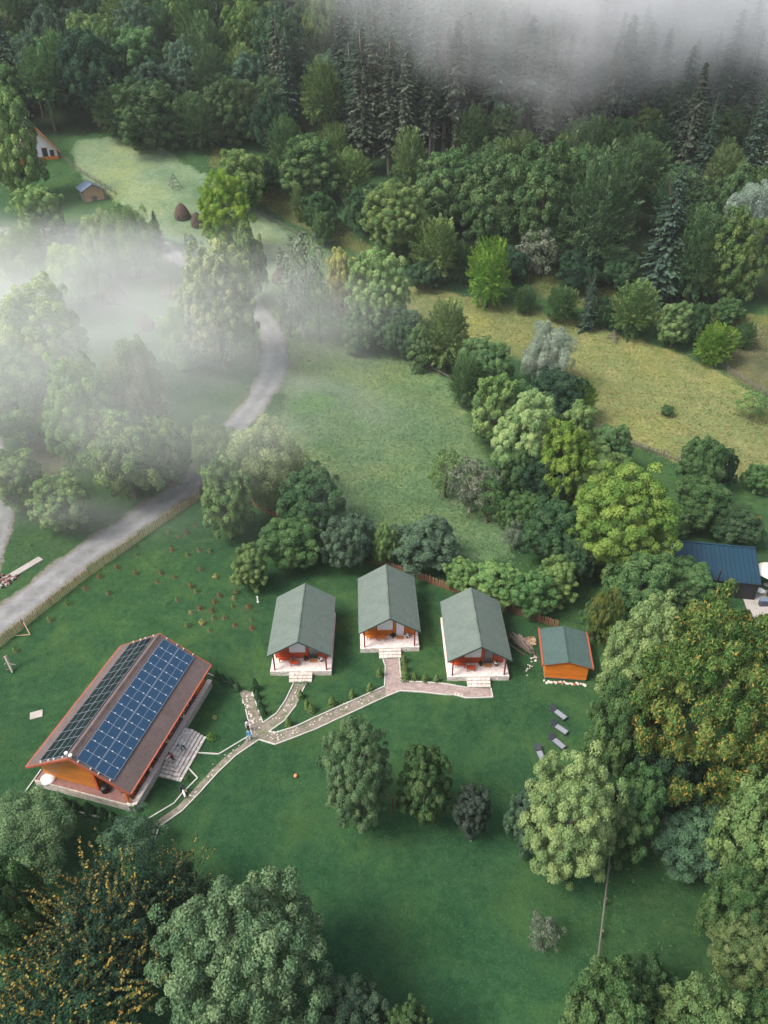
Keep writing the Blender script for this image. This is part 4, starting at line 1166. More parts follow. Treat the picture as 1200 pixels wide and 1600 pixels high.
b = MB(); b.lathe([(.13, 0), (.15, .2), (.12, .36), (.05, .42)], 10); small("white_bucket", b.mesh("white_bucket", M['white_paint']), "small white bucket on the lawn below the dark purple shrub", "bucket", (735, 1313))
b = MB(); b.box((-.08, -.05, 0), (.08, .05, 1.0)); b.box((-.14, -.1, 0), (.14, .1, .12)); small("marker_post", b.mesh("marker_post", M['white_paint']), "short white marker post in the grass behind the left cabin", "post", (403, 941))
br = thing("dead_branch", "broken grey dead branch leaning at the left edge below the fence", "branch", ground_point(20, 1052))
b = MB(); b.tube([(0, 0, .1), (-.35, .5, .7), (-.75, 1.0, 1.7)], [.09, .16, .2], 7); part("stem", b.mesh("stem", M['pale_bark']), br)
for k in range(5):
    b = MB(); p = Vector((-.2 - k * .12, .3 + k * .14, .5 + k * .24)); b.tube([p, p + Vector((random.uniform(-.8, .8), random.uniform(-.6, .3), random.uniform(-.3, .5)))], [.05, .02], 5); part("twig", b.mesh("twig", M['pale_bark']), br)
sup = thing("fence_prop", "pale wooden prop leaning on the road fence near the left edge", "prop", ground_point(47, 992))
b = MB(); b.tube([(0, 0, .02), (-.75, .85, 1.25)], [.06, .055], 6); part("beam", b.mesh("beam", M['picket']), sup)
b = MB(); b.tube([(0, 0, .05), (-1.6, -.25, .12)], [.05, .04], 6); part("foot_beam", b.mesh("foot_beam", M['picket']), sup)

# loose white stones along the worn path: nobody could count them
bm = bmesh.new()
def scatter_stones(px_pts, n, wid, smin, smax):
    for _ in range(n):
        i = random.randrange(len(px_pts) - 1); t = random.random(); a, c = px_pts[i], px_pts[i + 1]
        p = ground_point(a[0] + (c[0] - a[0]) * t, a[1] + (c[1] - a[1]) * t) + Vector((random.gauss(0, wid), random.gauss(0, wid), 0))
        s = random.uniform(smin, smax); r = bmesh.ops.create_icosphere(bm, subdivisions=1, radius=s)
        for v in r['verts']: v.co = Vector((v.co.x * random.uniform(.8, 1.3), v.co.y * random.uniform(.8, 1.2), v.co.z * .5)) + p + Vector((0, 0, .03))
scatter_stones([(595, 1083), (540, 1105), (490, 1130), (440, 1152), (410, 1146)], 70, .25, .04, .10)
scatter_stones([(468, 1072), (455, 1098), (430, 1125)], 24, .22, .04, .11); scatter_stones([(385, 1085), (392, 1110), (402, 1140)], 34, .3, .05, .15)
scatter_stones([(400, 1150), (360, 1178), (320, 1220), (285, 1252)], 26, .3, .04, .10); scatter_stones([(705, 1083), (728, 1087)], 10, .08, .08, .14)
scatter_stones([(823, 1052), (832, 1035), (838, 1020)], 22, .18, .07, .14)
me = bpy.data.meshes.new("path_stones"); bm.to_mesh(me); bm.free(); me.materials.append(M['pale_stone'])
o = part("path_stones", me); o["kind"] = "stuff"; o["label"] = "loose pale stones scattered along the worn footpath"

# ================================================================== PEOPLE
def person(label, px, rz, bend=0.0, arms=((.1, .1), (.1, .1)), stride=.12, squat=0.0, h=1.7, top='cloth_white', legs='cloth_denim', hair_long=False, loc=None, sleeves=True):
    """one continuous body grown from a skeleton; arms = (forward, elbow bend) for left and right"""
    s = h / 1.7
    V, E, Rr, K = [], [], [], []       # K: kind of the piece that ends in this vertex
    def add(p, r, k, parent=None):
        V.append(Vector(p) * s); Rr.append(r * s); K.append(k); i = len(V) - 1
        if parent is not None: E.append((parent, i))
        return i
    hz = .93 - squat * .38
    pel = add((0, 0, hz), .125, 'legs')
    up = Vector((0, math.sin(bend), math.cos(bend)))
    P = lambda d, x=0, f=0: Vector((x, 0, hz)) + up * d + Vector((0, math.cos(bend), -math.sin(bend))) * f
    wa = add(P(.14), .115, 'top', pel); chs = add(P(.36), .13, 'top', wa); nk = add(P(.50), .055, 'top', chs)
    nb = bend * .55; hu = Vector((0, math.sin(nb), math.cos(nb))); hf = Vector((0, math.cos(nb), -math.sin(nb)))
    n1 = add(V[nk] / s + hu * .07 + hf * .01, .05, 'skin', nk); h0 = add(V[n1] / s + hu * .08 + hf * .025, .085, 'skin', n1); h1 = add(V[h0] / s + hu * .10, .088, 'skin', h0); 
    add(V[h0] / s + hf * .10 + hu * .015, .018, 'skin', h0)      # nose
    for sx, (fw, el) in zip((-1, 1), arms):
        sh = add(P(.45, sx * .19), .062, 'top', chs)
        a1 = fw; d1 = Vector((sx * .12, math.sin(a1), -math.cos(a1))).normalized(); ebo = add(V[sh] / s + d1 * .29, .045, 'top', sh)
        a2 = fw + el; d2 = Vector((-sx * .02, math.sin(a2), -math.cos(a2))).normalized(); wr = add(V[ebo] / s + d2 * .25, .033, 'top' if sleeves else 'skin', ebo)
        pm = add(V[wr] / s + d2 * .08, .036, 'skin', wr)
        for q in range(4): add(V[pm] / s + d2 * (.075 - .008 * abs(q - 1.3)) + Vector((0, .02 * (q - 1.5), -.01)), .010, 'skin', pm)
        add(V[wr] / s + d2 * .07 + Vector((-sx * .03, .045, 0)), .011, 'skin', wr)
        st = stride * (1 if sx > 0 else -1)
        kn = add((sx * (.10 + squat * .1), st * .6 + squat * .32, hz * .53 + .02 - squat * .02), .062, 'legs', pel); 
        th = kn; an = add((sx * .10, st - .03, .09), .042, 'legs', th); add((sx * .115, st + .13, .045), .038, 'shoe', an)
    me = bpy.data.meshes.new("person_cage"); me.from_pydata(V, E, []); o = bpy.data.objects.new("person_cage", me); COL.objects.link(o)
    sk = o.modifiers.new("skin", 'SKIN'); sb = o.modifiers.new("sub", 'SUBSURF'); sb.levels = 1; sb.render_levels = 1
    for i, sv in enumerate(me.skin_vertices[0].data): sv.radius = (Rr[i], Rr[i]); sv.use_root = (i == 0)
    # shallower chest than it is wide
    for i in (0, wa, chs): me.skin_vertices[0].data[i].radius = (Rr[i] * 1.25, Rr[i] * .85)
    bpy.context.view_layer.update(); dg = bpy.context.evaluated_depsgraph_get(); body = bpy.data.meshes.new_from_object(o.evaluated_get(dg)); bpy.data.objects.remove(o)
    body.name = "body"; body.materials.clear()
    mats = {'top': 0, 'legs': 1, 'skin': 2, 'shoe': 3}
    for m in (M[top], M[legs], M['skin'], M['black']): body.materials.append(m)
    for p in body.polygons:
        p.use_smooth = True; c = Vector(p.center); best = (9, 'top')
        for a, b_ in E:
            A, B = V[a], V[b_]; d = B - A; t = max(0, min(1, (c - A).dot(d) / max(d.length_squared, 1e-9))); dist = (c - A - d * t).length - (Rr[a] * (1 - t) + Rr[b_] * t)
            k = K[b_]
            if dist < best[0]: best = (dist, k)
        p.material_index = mats[best[1]]
    p0 = loc if loc is not None else ground_point(*px)
    t = thing("person", label, "person", p0, rz); part("body", body, t)
    bm = bmesh.new(); bmesh.ops.create_uvsphere(bm, u_segments=14, v_segments=9, radius=.108 * s)
    hc = V[h1] + Vector((0, -.012, .012)); bmesh.ops.delete(bm, geom=[v for v in bm.verts if v.co.z < -.03 * s and v.co.y > -.02], context='VERTS')
    if hair_long:
        for v in bm.verts:
            if v.co.z < 0: v.co.z *= 2.6; v.co.y -= .02
    hm = bpy.data.meshes.new("hair"); bm.to_mesh(hm); bm.free(); hm.materials.append(M['hair'])
    for p in hm.polygons: p.use_smooth = True
    part("hair", hm, t, hc)
    return t
person("person in a white and pink top on the lawn beside the path junction", (388.5, 1141), R(200), 0.12, ((.25, .3), (.2, .3)), .1, 0, 1.66, 'cloth_white', 'cloth_dark', True)
person("person in a light blue top and pale jeans with black hair on the footpath", (391, 1156), R(170), 0.05, ((.5, .9), (.1, .2)), .2, 0, 1.68, 'cloth_blue', 'cloth_denim', True)
person("person in a grey jacket bending forward on the stone stairs", (291, 1184), R(150), 0.95, ((.9, .3), (1.0, .2)), .16, .25, 1.72, 'cloth_grey', 'cloth_dark', False, loc=HM @ Vector((6.35, 7.1, .70)))
person("person in a dark red top crouching on the stone stairs", (281, 1196), R(120), 0.5, ((.9, .5), (.8, .6)), .08, .75, 1.62, 'cloth_red', 'cloth_dark', False, loc=HM @ Vector((6.1, 5.72, .88)))
person("person in dark navy clothes bending towards a small dog below the stairs", (285, 1237), R(215), 0.7, ((1.0, .2), (.9, .3)), .14, .2, 1.7, 'cloth_navy', 'cloth_navy', True)

def small_dog(label, px, rz):
    t = thing("dog", label, "dog", ground_point(*px), rz)
    V = [(0, 0, .30), (0, .18, .31), (0, .30, .38), (0, .38, .47), (0, .50, .45), (0, -.2, .31), (0, -.36, .44)]; E = [(0, 1), (1, 2), (2, 3), (3, 4), (0, 5), (5, 6)]; Rr = [.10, .105, .08, .075, .04, .085, .025]
    for sx in (-1, 1):
        i = len(V); V += [(sx * .07, .2, .19), (sx * .07, .19, .03), (sx * .07, -.17, .2), (sx * .07, -.25, .11), (sx * .07, -.22, .03)]; Rr += [.04, .025, .05, .028, .025]; E += [(1, i), (i, i + 1), (5, i + 2), (i + 2, i + 3), (i + 3, i + 4)]
        V += [(sx * .055, .36, .55)]; Rr += [.02]; E += [(3, i + 5)]
    me = bpy.data.meshes.new("cage"); me.from_pydata(V, E, []); o = bpy.data.objects.new("cage", me); COL.objects.link(o)
    o.modifiers.new("skin", 'SKIN'); sb = o.modifiers.new("sub", 'SUBSURF'); sb.levels = 1
    for i, sv in enumerate(me.skin_vertices[0].data): sv.radius = (Rr[i], Rr[i]); sv.use_root = (i == 0)
    bpy.context.view_layer.update(); dg = bpy.context.evaluated_depsgraph_get(); body = bpy.data.meshes.new_from_object(o.evaluated_get(dg)); bpy.data.objects.remove(o)
    body.materials.clear(); body.materials.append(M['flower_white']); body.materials.append(M['split_wood'])
    for p in body.polygons: p.use_smooth = True; p.material_index = 1 if (math.sin(p.center.y * 17) + math.sin(p.center.z * 13 + 1) > .7) else 0
    part("body", body, t)
    b = MB(); b.tube([(0, .345, .425), (0, .37, .40)], [.085, .085], 8); part("collar", b.mesh("collar", M['flower_red']), t)
small_dog("small white and tan dog at the feet of the person in navy", (289, 1244), R(30))

# ================================================================== VEGETATION
rng = np.random.default_rng(11)

def unit(v): return v / np.maximum(np.linalg.norm(v, axis=-1, keepdims=True), 1e-9)

def sphere_pts(n, rng):
    i = np.arange(n) + .5; ph = np.arccos(1 - 2 * i / n); th = PI * (1 + 5 ** .5) * i
    d = np.stack([np.cos(th) * np.sin(ph), np.sin(th) * np.sin(ph), np.cos(ph)], 1)
    return unit(d + rng.normal(0, .55 / math.sqrt(n) * 2, d.shape))

def lobes(d, rng, n=7, k=2.6):
    out = np.zeros(len(d))
    for _ in range(n):
        a = unit(rng.normal(size=3)) * k; out += np.cos(d @ a * 2 + rng.uniform(0, 6.28))
    return out / n

def leaf_quads(pos, nrm, L, W, rng, tang=None, bend=0.0):
    n = len(pos); t = rng.normal(size=(n, 3)) if tang is None else tang
    t = unit(t - (t * nrm).sum(1, keepdims=True) * nrm); b = np.cross(nrm, t)
    L = np.broadcast_to(L, n)[:, None]; W = np.broadcast_to(W, n)[:, None]
    c = pos
    return np.stack([c + t * L * .5 - nrm * bend * L, c + b * W * .5, c - t * L * .5 - nrm * bend * L, c - b * W * .5], 1)

def leaf_mesh(name, quads, puff, leaf, autumn=None):
    n = len(quads); me = np_mesh(name, quads.reshape(-1, 3), np.arange(n * 4).reshape(n, 4))
    for nm, a in (("puff", puff), ("leaf", leaf), ("autumn", np.zeros(n) if autumn is None else autumn)):
        t = me.attributes.new(nm, 'FLOAT', 'FACE'); t.data.foreach_set("value", np.clip(a, 0, 1).astype(np.float32))
    me.materials.append(M['leaf']); return me

def crown(name, seed, npuff=180, rp=.15, per=170, L=.055, W=.036, lump=.14, squash=1.0, under=-.35, autumn=0.0, tuft_up=.5, inner=.22, open_=0.0, taper=0.0, flat=1.0, jit=.45, boughs=34, cleft=.26):
    """leaf cloud in a unit ball: boughs end in rounded tufts, gaps between them"""
    r = np.random.default_rng(seed)
    d = sphere_pts(npuff, r); keep = (d[:, 2] > under) | (r.random(npuff) < .35); d = d[keep]
    if open_: d = d[r.random(len(d)) > open_]
    lb = lobes(d, r)
    bd = sphere_pts(boughs, r); ang = np.arccos(np.clip(d @ bd.T, -1, 1)).min(1) / math.sqrt(4 * PI / boughs / PI)
    rad = (1 - rp * .7) * (1.05 - cleft * np.clip(ang, 0, 1.3) ** 2) * (1 + lump * 1.9 * lb) * np.where(r.random(len(d)) < .07, 1.13, r.uniform(.87, 1.07, len(d)))
    c = d * rad[:, None]
    if taper: c[:, :2] *= (1 - taper * np.clip((c[:, 2:3] + .2), 0, 1))
    c[:, 2] *= squash
    # a second, sunken generation that closes the depth between the tufts
    d2 = sphere_pts(int(npuff * .55), r); d2 = d2[(d2[:, 2] > under - .1)]; c2 = d2 * (r.uniform(.5, .78, len(d2)) * (1 + lump * lobes(d2, r)))[:, None]; c2[:, 2] *= squash
    if taper: c2[:, :2] *= (1 - taper * np.clip((c2[:, 2:3] + .2), 0, 1))
    C = np.concatenate([c, c2]); D = np.concatenate([d, d2]); lvl = np.concatenate([np.ones(len(c)), np.zeros(len(c2))])
    rr = rp * r.uniform(.7, 1.3, len(C)); cnt = np.where(lvl > 0, per, int(per * .55))
    cnt = np.maximum(8, (cnt * (rr / rp) ** 1.6)).astype(int)
    idx = np.repeat(np.arange(len(C)), cnt); n = len(idx)
    u = unit(r.normal(size=(n, 3)) + D[idx] * .75 + np.array([0, 0, tuft_up]))
    ell = np.array([1, 1, flat])
    pos = C[idx] + u * ell * (rr[idx] * r.uniform(.62, 1.08, n))[:, None]
    nrm = unit(u + r.normal(0, jit, (n, 3)) + np.array([0, 0, .25]))
    q = leaf_quads(pos, nrm, L * r.uniform(.55, 1.45, n), W * r.uniform(.6, 1.4, n), r, None, .12)
    pv = r.random(len(C)); puff = pv[idx]; leaf = r.random(n)
    au = np.zeros(n)
    if autumn:
        big = np.clip((lobes(D, r, 5, 1.6) * 2.2 + .5), 0, 1) * autumn * 1.6 + r.random(len(C)) * autumn * .7
        au = np.where(r.random(n) < big[idx] * .55, r.uniform(.45, 1, n), 0)
    return leaf_mesh(name, q, puff, leaf, au)

def spray_crown(name, seed, nb=230, L=.07, W=.045, autumn=0.0, length=.34, up=.35, droop=.25, under=-.5, per=34, lump=.13, spread=.35, core=.62):
    """beech and hornbeam habit: flat leafy sprays fanning outwards in layers"""
    r = np.random.default_rng(seed); d = sphere_pts(nb, r); d = d[(d[:, 2] > under) | (r.random(nb) < .3)]
    P, Q, U, LF, AU = [], [], [], [], []
    rad = core * (1 + lump * 1.8 * lobes(d, r)) * r.uniform(.85, 1.08, len(d))
    pos_all, nrm_all, tan_all, pf, lf, au = [], [], [], [], [], []
    for k in range(len(d)):
        out = unit(d[k] + np.array([0, 0, up]) + r.normal(0, .18, 3)); side = unit(np.cross(out, np.array([0, 0, 1.]) + r.normal(0, .15, 3))); nn = np.cross(side, out)
        if nn[2] < 0: nn = -nn
        ln = length * r.uniform(.75, 1.2); t = r.random(per) ** .8; w = (r.random(per) - .5) * 2 * spread * ln * (1 - t * .75)
        p = d[k] * rad[k] + out[None] * (t * ln)[:, None] + side[None] * w[:, None] - np.array([0, 0, 1.]) * (droop * ln * t ** 2)[:, None] + nn[None] * r.normal(0, .018, (per, 1))
        pos_all.append(p); nrm_all.append(unit(nn[None] + r.normal(0, .33, (per, 3)))); tan_all.append(unit(out[None] + side[None] * np.sign(w)[:, None] * .7 + r.normal(0, .3, (per, 3))))
        pf.append(np.full(per, r.random())); lf.append(r.random(per)); tip = r.random() < autumn
        au.append(np.where((r.random(per) < (.15 + .7 * t)) & tip, r.uniform(.5, 1, per), 0))
    # inner shade leaves
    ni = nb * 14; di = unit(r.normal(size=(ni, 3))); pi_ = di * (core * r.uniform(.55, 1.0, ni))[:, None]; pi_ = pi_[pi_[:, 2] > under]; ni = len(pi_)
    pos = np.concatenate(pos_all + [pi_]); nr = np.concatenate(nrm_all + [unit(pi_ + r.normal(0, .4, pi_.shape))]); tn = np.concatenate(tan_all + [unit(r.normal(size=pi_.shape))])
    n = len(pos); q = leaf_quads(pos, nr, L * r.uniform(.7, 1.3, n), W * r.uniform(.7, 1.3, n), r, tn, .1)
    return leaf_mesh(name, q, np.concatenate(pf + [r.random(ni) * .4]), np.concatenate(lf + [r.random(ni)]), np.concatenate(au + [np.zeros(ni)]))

def spruce_crown(name, seed, whorls=26, per=9, low=.0, L=.9, wide=.16, leafn=16):
    """unit height conifer, whorls of drooping boughs from z=low to z=1; radius in units of height"""
    r = np.random.default_rng(seed); pos, nr, tn, pf, Ls = [], [], [], [], []
    for w in range(whorls):
        z = low + (1 - low) * (w / whorls) ** .92; R_ = wide * (1 - (z - low) / (1 - low)) ** .62 * r.uniform(.8, 1.15) + .008
        for b in range(per):
            a = r.uniform(0, 2 * PI); zz = z + r.uniform(-.5, .5) * (1 - low) / whorls; dirv = np.array([math.cos(a), math.sin(a), 0]); ln = R_ * r.uniform(.65, 1.15); t = np.linspace(.12, 1, leafn)
            side = np.array([-dirv[1], dirv[0], 0]); s = r.uniform(-1, 1, leafn) * .22 * ln * (1.1 - t)
            p = np.array([0, 0, zz]) + dirv[None] * (t * ln)[:, None] + side[None] * s[:, None] + np.array([0, 0, 1.])[None] * ((-.38 * t + .14 * t ** 2) * ln + r.normal(0, .002, leafn))[:, None]
            pos.append(p); nr.append(unit(np.array([0, 0, 1.]) + dirv * .45 + r.normal(0, .35, (leafn, 3)))); tn.append(unit(dirv[None] + side[None] * np.sign(s)[:, None] * .6 - np.array([0, 0, .5]))); pf.append(np.full(leafn, r.random())); Ls.append(.34 * ln * (1.15 - t * .6) + .004)
    pos = np.concatenate(pos); n = len(pos); Ls = np.concatenate(Ls)
    q = leaf_quads(pos, np.concatenate(nr), Ls, Ls * .5, r, np.concatenate(tn), .12)
    return leaf_mesh(name, q, np.concatenate(pf), r.random(n))

def shoots_crown(name, seed, n_sh=210, L=.05, W=.032, autumn=.75):
    """wild old fruit tree: dark mass bristling with long upright shoots that have turned orange"""
    r = np.random.default_rng(seed); base = crown(name + "_tmp", seed + 1, 150, .17, 120, L * 1.1, W * 1.1, .16, .85, -.2)
    nb = len(base.polygons); co = np.zeros(len(base.vertices) * 3, np.float32); base.vertices.foreach_get("co", co); q0 = co.reshape(nb, 4, 3) * .84
    pf0 = np.zeros(nb, np.float32); base.attributes["puff"].data.foreach_get("value", pf0); bpy.data.meshes.remove(base)
    d = sphere_pts(n_sh, r); d = d[d[:, 2] > -.15]; Q, PF, AU = [q0], [pf0 * .6], [np.where(r.random(nb) < .05, .7, 0)]
    warm = np.clip(lobes(d, r, 4, 1.3) * 1.8 + .62, 0, 1)
    for k in range(len(d)):
        m = 64; t = np.sort(r.random(m)); ln = r.uniform(.3, .7); out = unit(d[k] * .8 + np.array([0, 0, .7]) + r.normal(0, .42, 3)); cur = unit(r.normal(size=3)) * .3
        p = d[k] * np.array([.72, .72, .62]) + out[None] * (t * ln)[:, None] + cur[None] * (t ** 2 * ln)[:, None] + r.normal(0, .009, (m, 3))
        q = leaf_quads(p, unit(r.normal(size=(m, 3)) + np.array([0, 0, .8])), L * r.uniform(.6, 1.1, m), W * r.uniform(.6, 1.1, m), r)
        Q.append(q); PF.append(np.full(m, r.random())); AU.append(np.where(r.random(m) < autumn * warm[k] * (.35 + .65 * t), r.uniform(.4, 1, m), 0))
    q = np.concatenate(Q); return leaf_mesh(name, q, np.concatenate(PF), r.random(len(q)), np.concatenate(AU))

def bare_twigs(name, seed, n=150):
    r = random.Random(seed); b = MB()
    for _ in range(n):
        d = Vector((r.gauss(0, 1), r.gauss(0, 1), r.uniform(-.2, 1.2))).normalized(); p0 = d * r.uniform(.15, .45); p1 = d * .75 + Vector((r.gauss(0, .12), r.gauss(0, .12), r.gauss(0, .1))); p2 = p1 + Vector((r.gauss(0, .22), r.gauss(0, .22), r.gauss(.05, .18)))
        b.tube([p0, p1, p2], [.016, .011, .005], 3, cap=False)
    return b

def trunk_mesh(name, seed, mat, limbs=6, bare=False):
    """unit tall trunk (z 0..1) with a few limbs reaching into the crown"""
    r = random.Random(seed); b = MB(); pts = [(0, 0, -.04)]; 
    for i in range(1, 6): pts.append((r.uniform(-.015, .015), r.uniform(-.015, .015), i / 5))
    b.tube(pts, [.040, .030, .026, .022, .017, .008] if not bare else [.0125, .011, .0085, .006, .004, .002], 8)
    for k in range(limbs):
        z = r.uniform(.35, .8); a = r.uniform(0, 2 * PI); l = r.uniform(.16, .3)
        b.tube([(0, 0, z), (math.cos(a) * l * .6, math.sin(a) * l * .6, z + l * .45), (math.cos(a) * l, math.sin(a) * l, z + l * .95)], [.016, .011, .005], 5)
    return b.mesh(name, mat)

C = {
    'ash': [crown("crown", s, 300, .115, 270, .033, .022, .10, boughs=44, cleft=.20, under=-.6, flat=.75) for s in (1, 2, 3)],
    'ash_small': [crown("crown", s, 150, .15, 230, .054, .036, .12, tuft_up=.4, boughs=24, cleft=.20, under=-.7, flat=.68) for s in (11, 12)],
    'willow': [crown("crown", s, 130, .18, 300, .050, .018, .14, tuft_up=.25, jit=.7, flat=1.15, boughs=22, cleft=.26, under=-.6) for s in (21, 22)],
    'walnut': [crown("crown", 31, 420, .090, 150, .042, .017, .10, autumn=.24, jit=.65, tuft_up=.7, boughs=46, cleft=.24, under=-.6)],
    'bushy': [crown("crown", s, 190, .13, 215, .047, .031, .15, tuft_up=.35, under=-.8, boughs=24, cleft=.32, jit=.55) for s in (41, 42, 43)],
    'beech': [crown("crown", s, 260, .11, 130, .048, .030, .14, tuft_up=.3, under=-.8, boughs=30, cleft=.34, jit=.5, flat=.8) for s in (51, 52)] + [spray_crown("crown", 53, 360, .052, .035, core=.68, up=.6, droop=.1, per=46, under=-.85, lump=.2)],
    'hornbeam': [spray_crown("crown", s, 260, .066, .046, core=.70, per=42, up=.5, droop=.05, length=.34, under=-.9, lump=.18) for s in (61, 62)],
    'shoots': [shoots_crown("crown", 71, 240, autumn=.58), shoots_crown("crown", 72, 180, autumn=.6)],
    'sparse': [crown("crown", 81, 70, .20, 80, .075, .045, .2, open_=.25, inner=0), crown("crown", 82, 70, .19, 70, .08, .045, .22, open_=.3)],
    'cone': [crown("crown", s, 120, .16, 100, .09, .05, .06, taper=.72, under=-.9, tuft_up=.6) for s in (91, 92)],
}
SPR = {'full': [spruce_crown("crown", s, 34, 15, .04, leafn=17) for s in (101, 102)], 'high': [spruce_crown("crown", s, 26, 13, .42, wide=.115, leafn=15) for s in (103, 104)], 'mid': [spruce_crown("crown", s, 32, 13, .20, wide=.125, leafn=15) for s in (105, 106)]}
TR = {'dark': [trunk_mesh("trunk", s, M['bark']) for s in (1, 2)], 'pale': [trunk_mesh("trunk", s, M['pale_bark']) for s in (3, 4)], 'mast': [trunk_mesh("trunk", s, M['pale_bark'], 0, True) for s in (5, 6)]}
b = bare_twigs("twigs", 5); TWIG = b.mesh("twigs", M['grey_wood'])

# leaf colours (base reflectance)
LC = {'ash': (.118, .190, .066), 'pale_ash': (.175, .250, .098), 'yellow': (.155, .250, .052), 'lime': (.115, .205, .034), 'mid': (.074, .138, .052), 'deep': (.048, .098, .044), 'dark': (.030, .064, .036),
      'blue': (.066, .118, .070), 'willow': (.190, .235, .115), 'gold': (.300, .295, .095), 'olive': (.108, .165, .060), 'walnut': (.096, .156, .044), 'purple': (.060, .084, .066), 'silver': (.20, .265, .195),
      'cool': (.108, .178, .088), 'grey': (.125, .150, .105), 'beech': (.068, .122, .050), 'beech_lit': (.112, .176, .056), 'spruce': (.070, .118, .082), 'spruce_brown': (.098, .122, .084), 'rust': (.25, .12, .03)}
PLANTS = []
LIFT = {'trees wrapped in the valley mist': 1.45, 'trees of the hedgerow across the meadow': 1.28, 'trees behind the cabin fence': 1.25, 'trees at the forest edge': 1.12}   # leaf colours brightened; for the mist group, the veil's paleness painted in

def plant_tree(x, y, r, hv, zlow, kind, tint, label, cat="tree", name="tree", group=None, trunk='dark', vary=.12, var_i=None, lift=1.0):
    z = tz(x, y); t = thing(name, label, cat, (x, y, z), 0, group)
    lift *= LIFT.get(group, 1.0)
    v = C[kind]; me = v[var_i % len(v)] if var_i is not None else random.choice(v)
    c = LC[tint]; k = random.uniform(1 - vary, 1 + vary); col = tuple(min(1, q * k * lift * random.uniform(.95, 1.05)) for q in c)
    hc = zlow + hv
    part("crown", me, t, (0, 0, hc), (0, 0, random.uniform(0, 6.28)), (r, r, hv), col)
    H = zlow + hv * 1.35; part("trunk", random.choice(TR[trunk]), t, (0, 0, 0), (0, 0, random.uniform(0, 6.28)), (min(H, r * 2.2),) * 2 + (H,))
    PLANTS.append((x, y, r)); return t

def tree_at(cx, top, bot, w, kind, tint, label, low=.03, **kw):
    if kind in ('hornbeam', 'beech'): low = -.02
    """solve for the standing point and size of a tree from the outline of its crown"""
    zc = 90.0; r = hv = 3.0; g = None
    for _ in range(12):
        r = w / 2 * zc / FPX
        E = (bot - top) / 2 * zc / FPX
        dep = PITCH + math.atan(((top + bot) / 2 - 800) / FPX); dep = max(dep, .02)
        q = E * E - (r * math.sin(dep)) ** 2
        hv = math.sqrt(q) / math.cos(dep) if q > 0 else .6 * r
        hv = min(max(hv, .72 * r), 2.3 * r); zlow = low * 2 * hv
        g = ground_point(cx, (top + bot) / 2, zlow + hv); zc = project((g.x, g.y, g.z + zlow + hv))[2]
    return plant_tree(g.x, g.y, r, hv, zlow, kind, tint, label, **kw)

G_L = "trees standing on the lawn"; G_H = "trees of the hedgerow across the meadow"; G_R = "trees along the right hand boundary"
G_F = "trees behind the cabin fence"; G_M = "trees wrapped in the valley mist"; G_E = "trees at the forest edge"; G_B = "bushes along the dry meadow"
T = tree_at
# --- lawn
T(557, 1130, 1293, 116, 'ash', 'cool', "tall pale green round tree on the lawn just below the footpath", group=G_L, trunk='pale', var_i=0)
T(664, 1165, 1290, 84, 'ash_small', 'mid', "smaller tree with yellow green tufts to the right of the rusty post", group=G_L, trunk='pale', var_i=0)
T(737, 1228, 1308, 60, 'ash_small', 'purple', "dark purplish shrub like tree standing alone on the lawn", group=G_L, low=.05, var_i=1)
T(892, 1185, 1380, 146, 'ash', 'pale_ash', "large pale tufted tree whose crown covers one of the loungers", group=G_L, trunk='pale', var_i=1)
T(828, 1215, 1335, 72, 'ash_small', 'blue', "dull blue green tree tucked against the left of the pale tufted tree", group=G_L)
T(985, 1198, 1345, 95, 'ash_small', 'mid', "mid green tree against the right of the pale tufted tree", group=G_L)
T(383, 1378, 1650, 258, 'ash', 'cool', "very large round tree at the bottom edge of the picture", group=G_L, var_i=2)
T(545, 1535, 1660, 120, 'ash_small', 'blue', "low dark tree at the bottom edge beside the very large round tree", group=G_L)
T(640, 1568, 1660, 75, 'ash_small', 'mid', "small tree top poking up at the middle of the bottom edge", group=G_L)
# --- bottom left thicket
T(42, 1238, 1370, 150, 'willow', 'cool', "soft grey green willowy tree below the corner of the solar house", low=.08)
T(205, 1272, 1345, 95, 'sparse', 'blue', "wispy bluish shrub tree below the front corner of the solar house terrace", low=.02)
T(18, 1335, 1520, 115, 'bushy', 'mid', "dark green bushy tree at the lower left edge", low=.05)
T(165, 1345, 1560, 215, 'shoots', 'dark', "dark old fruit tree with long orange tipped shoots, the upper one of two", low=.08, var_i=0)
T(110, 1460, 1680, 270, 'shoots', 'dark', "dark old fruit tree thick with orange leaves at the bottom left corner", low=.05, var_i=0)
T(268, 1335, 1470, 130, 'shoots', 'dark', "small dark fruit tree with thin upright shoots beside the end of the footpath", low=.03, var_i=1)
# --- right boundary
T(1114, 945, 1272, 246, 'walnut', 'walnut', "huge broad tree flecked with orange and yellow leaves at the right edge", group=G_R)
T(1010, 945, 1165, 150, 'ash', 'pale_ash', "pale tufted tree leaning against the huge orange flecked tree", group=G_R, var_i=0)
T(965, 1055, 1215, 100, 'bushy', 'mid', "shadowy green tree below the pale tufted tree and right of the loungers", group=G_R)
T(1040, 1150, 1290, 120, 'bushy', 'dark', "dark low tree under the huge orange flecked tree", group=G_R)
T(1085, 1245, 1380, 140, 'bushy', 'blue', "dark blue green tree below the huge orange flecked tree", group=G_R)
T(1182, 1212, 1400, 135, 'ash_small', 'ash', "bright green tree at the right edge below the huge orange flecked tree", group=G_R)
T(1150, 1350, 1480, 105, 'bushy', 'mid', "green tree at the right edge above the yellowish tree", group=G_R)
T(1165, 1425, 1545, 110, 'ash_small', 'olive', "yellowish tree with a leaning grey trunk at the lower right edge", group=G_R, trunk='pale')
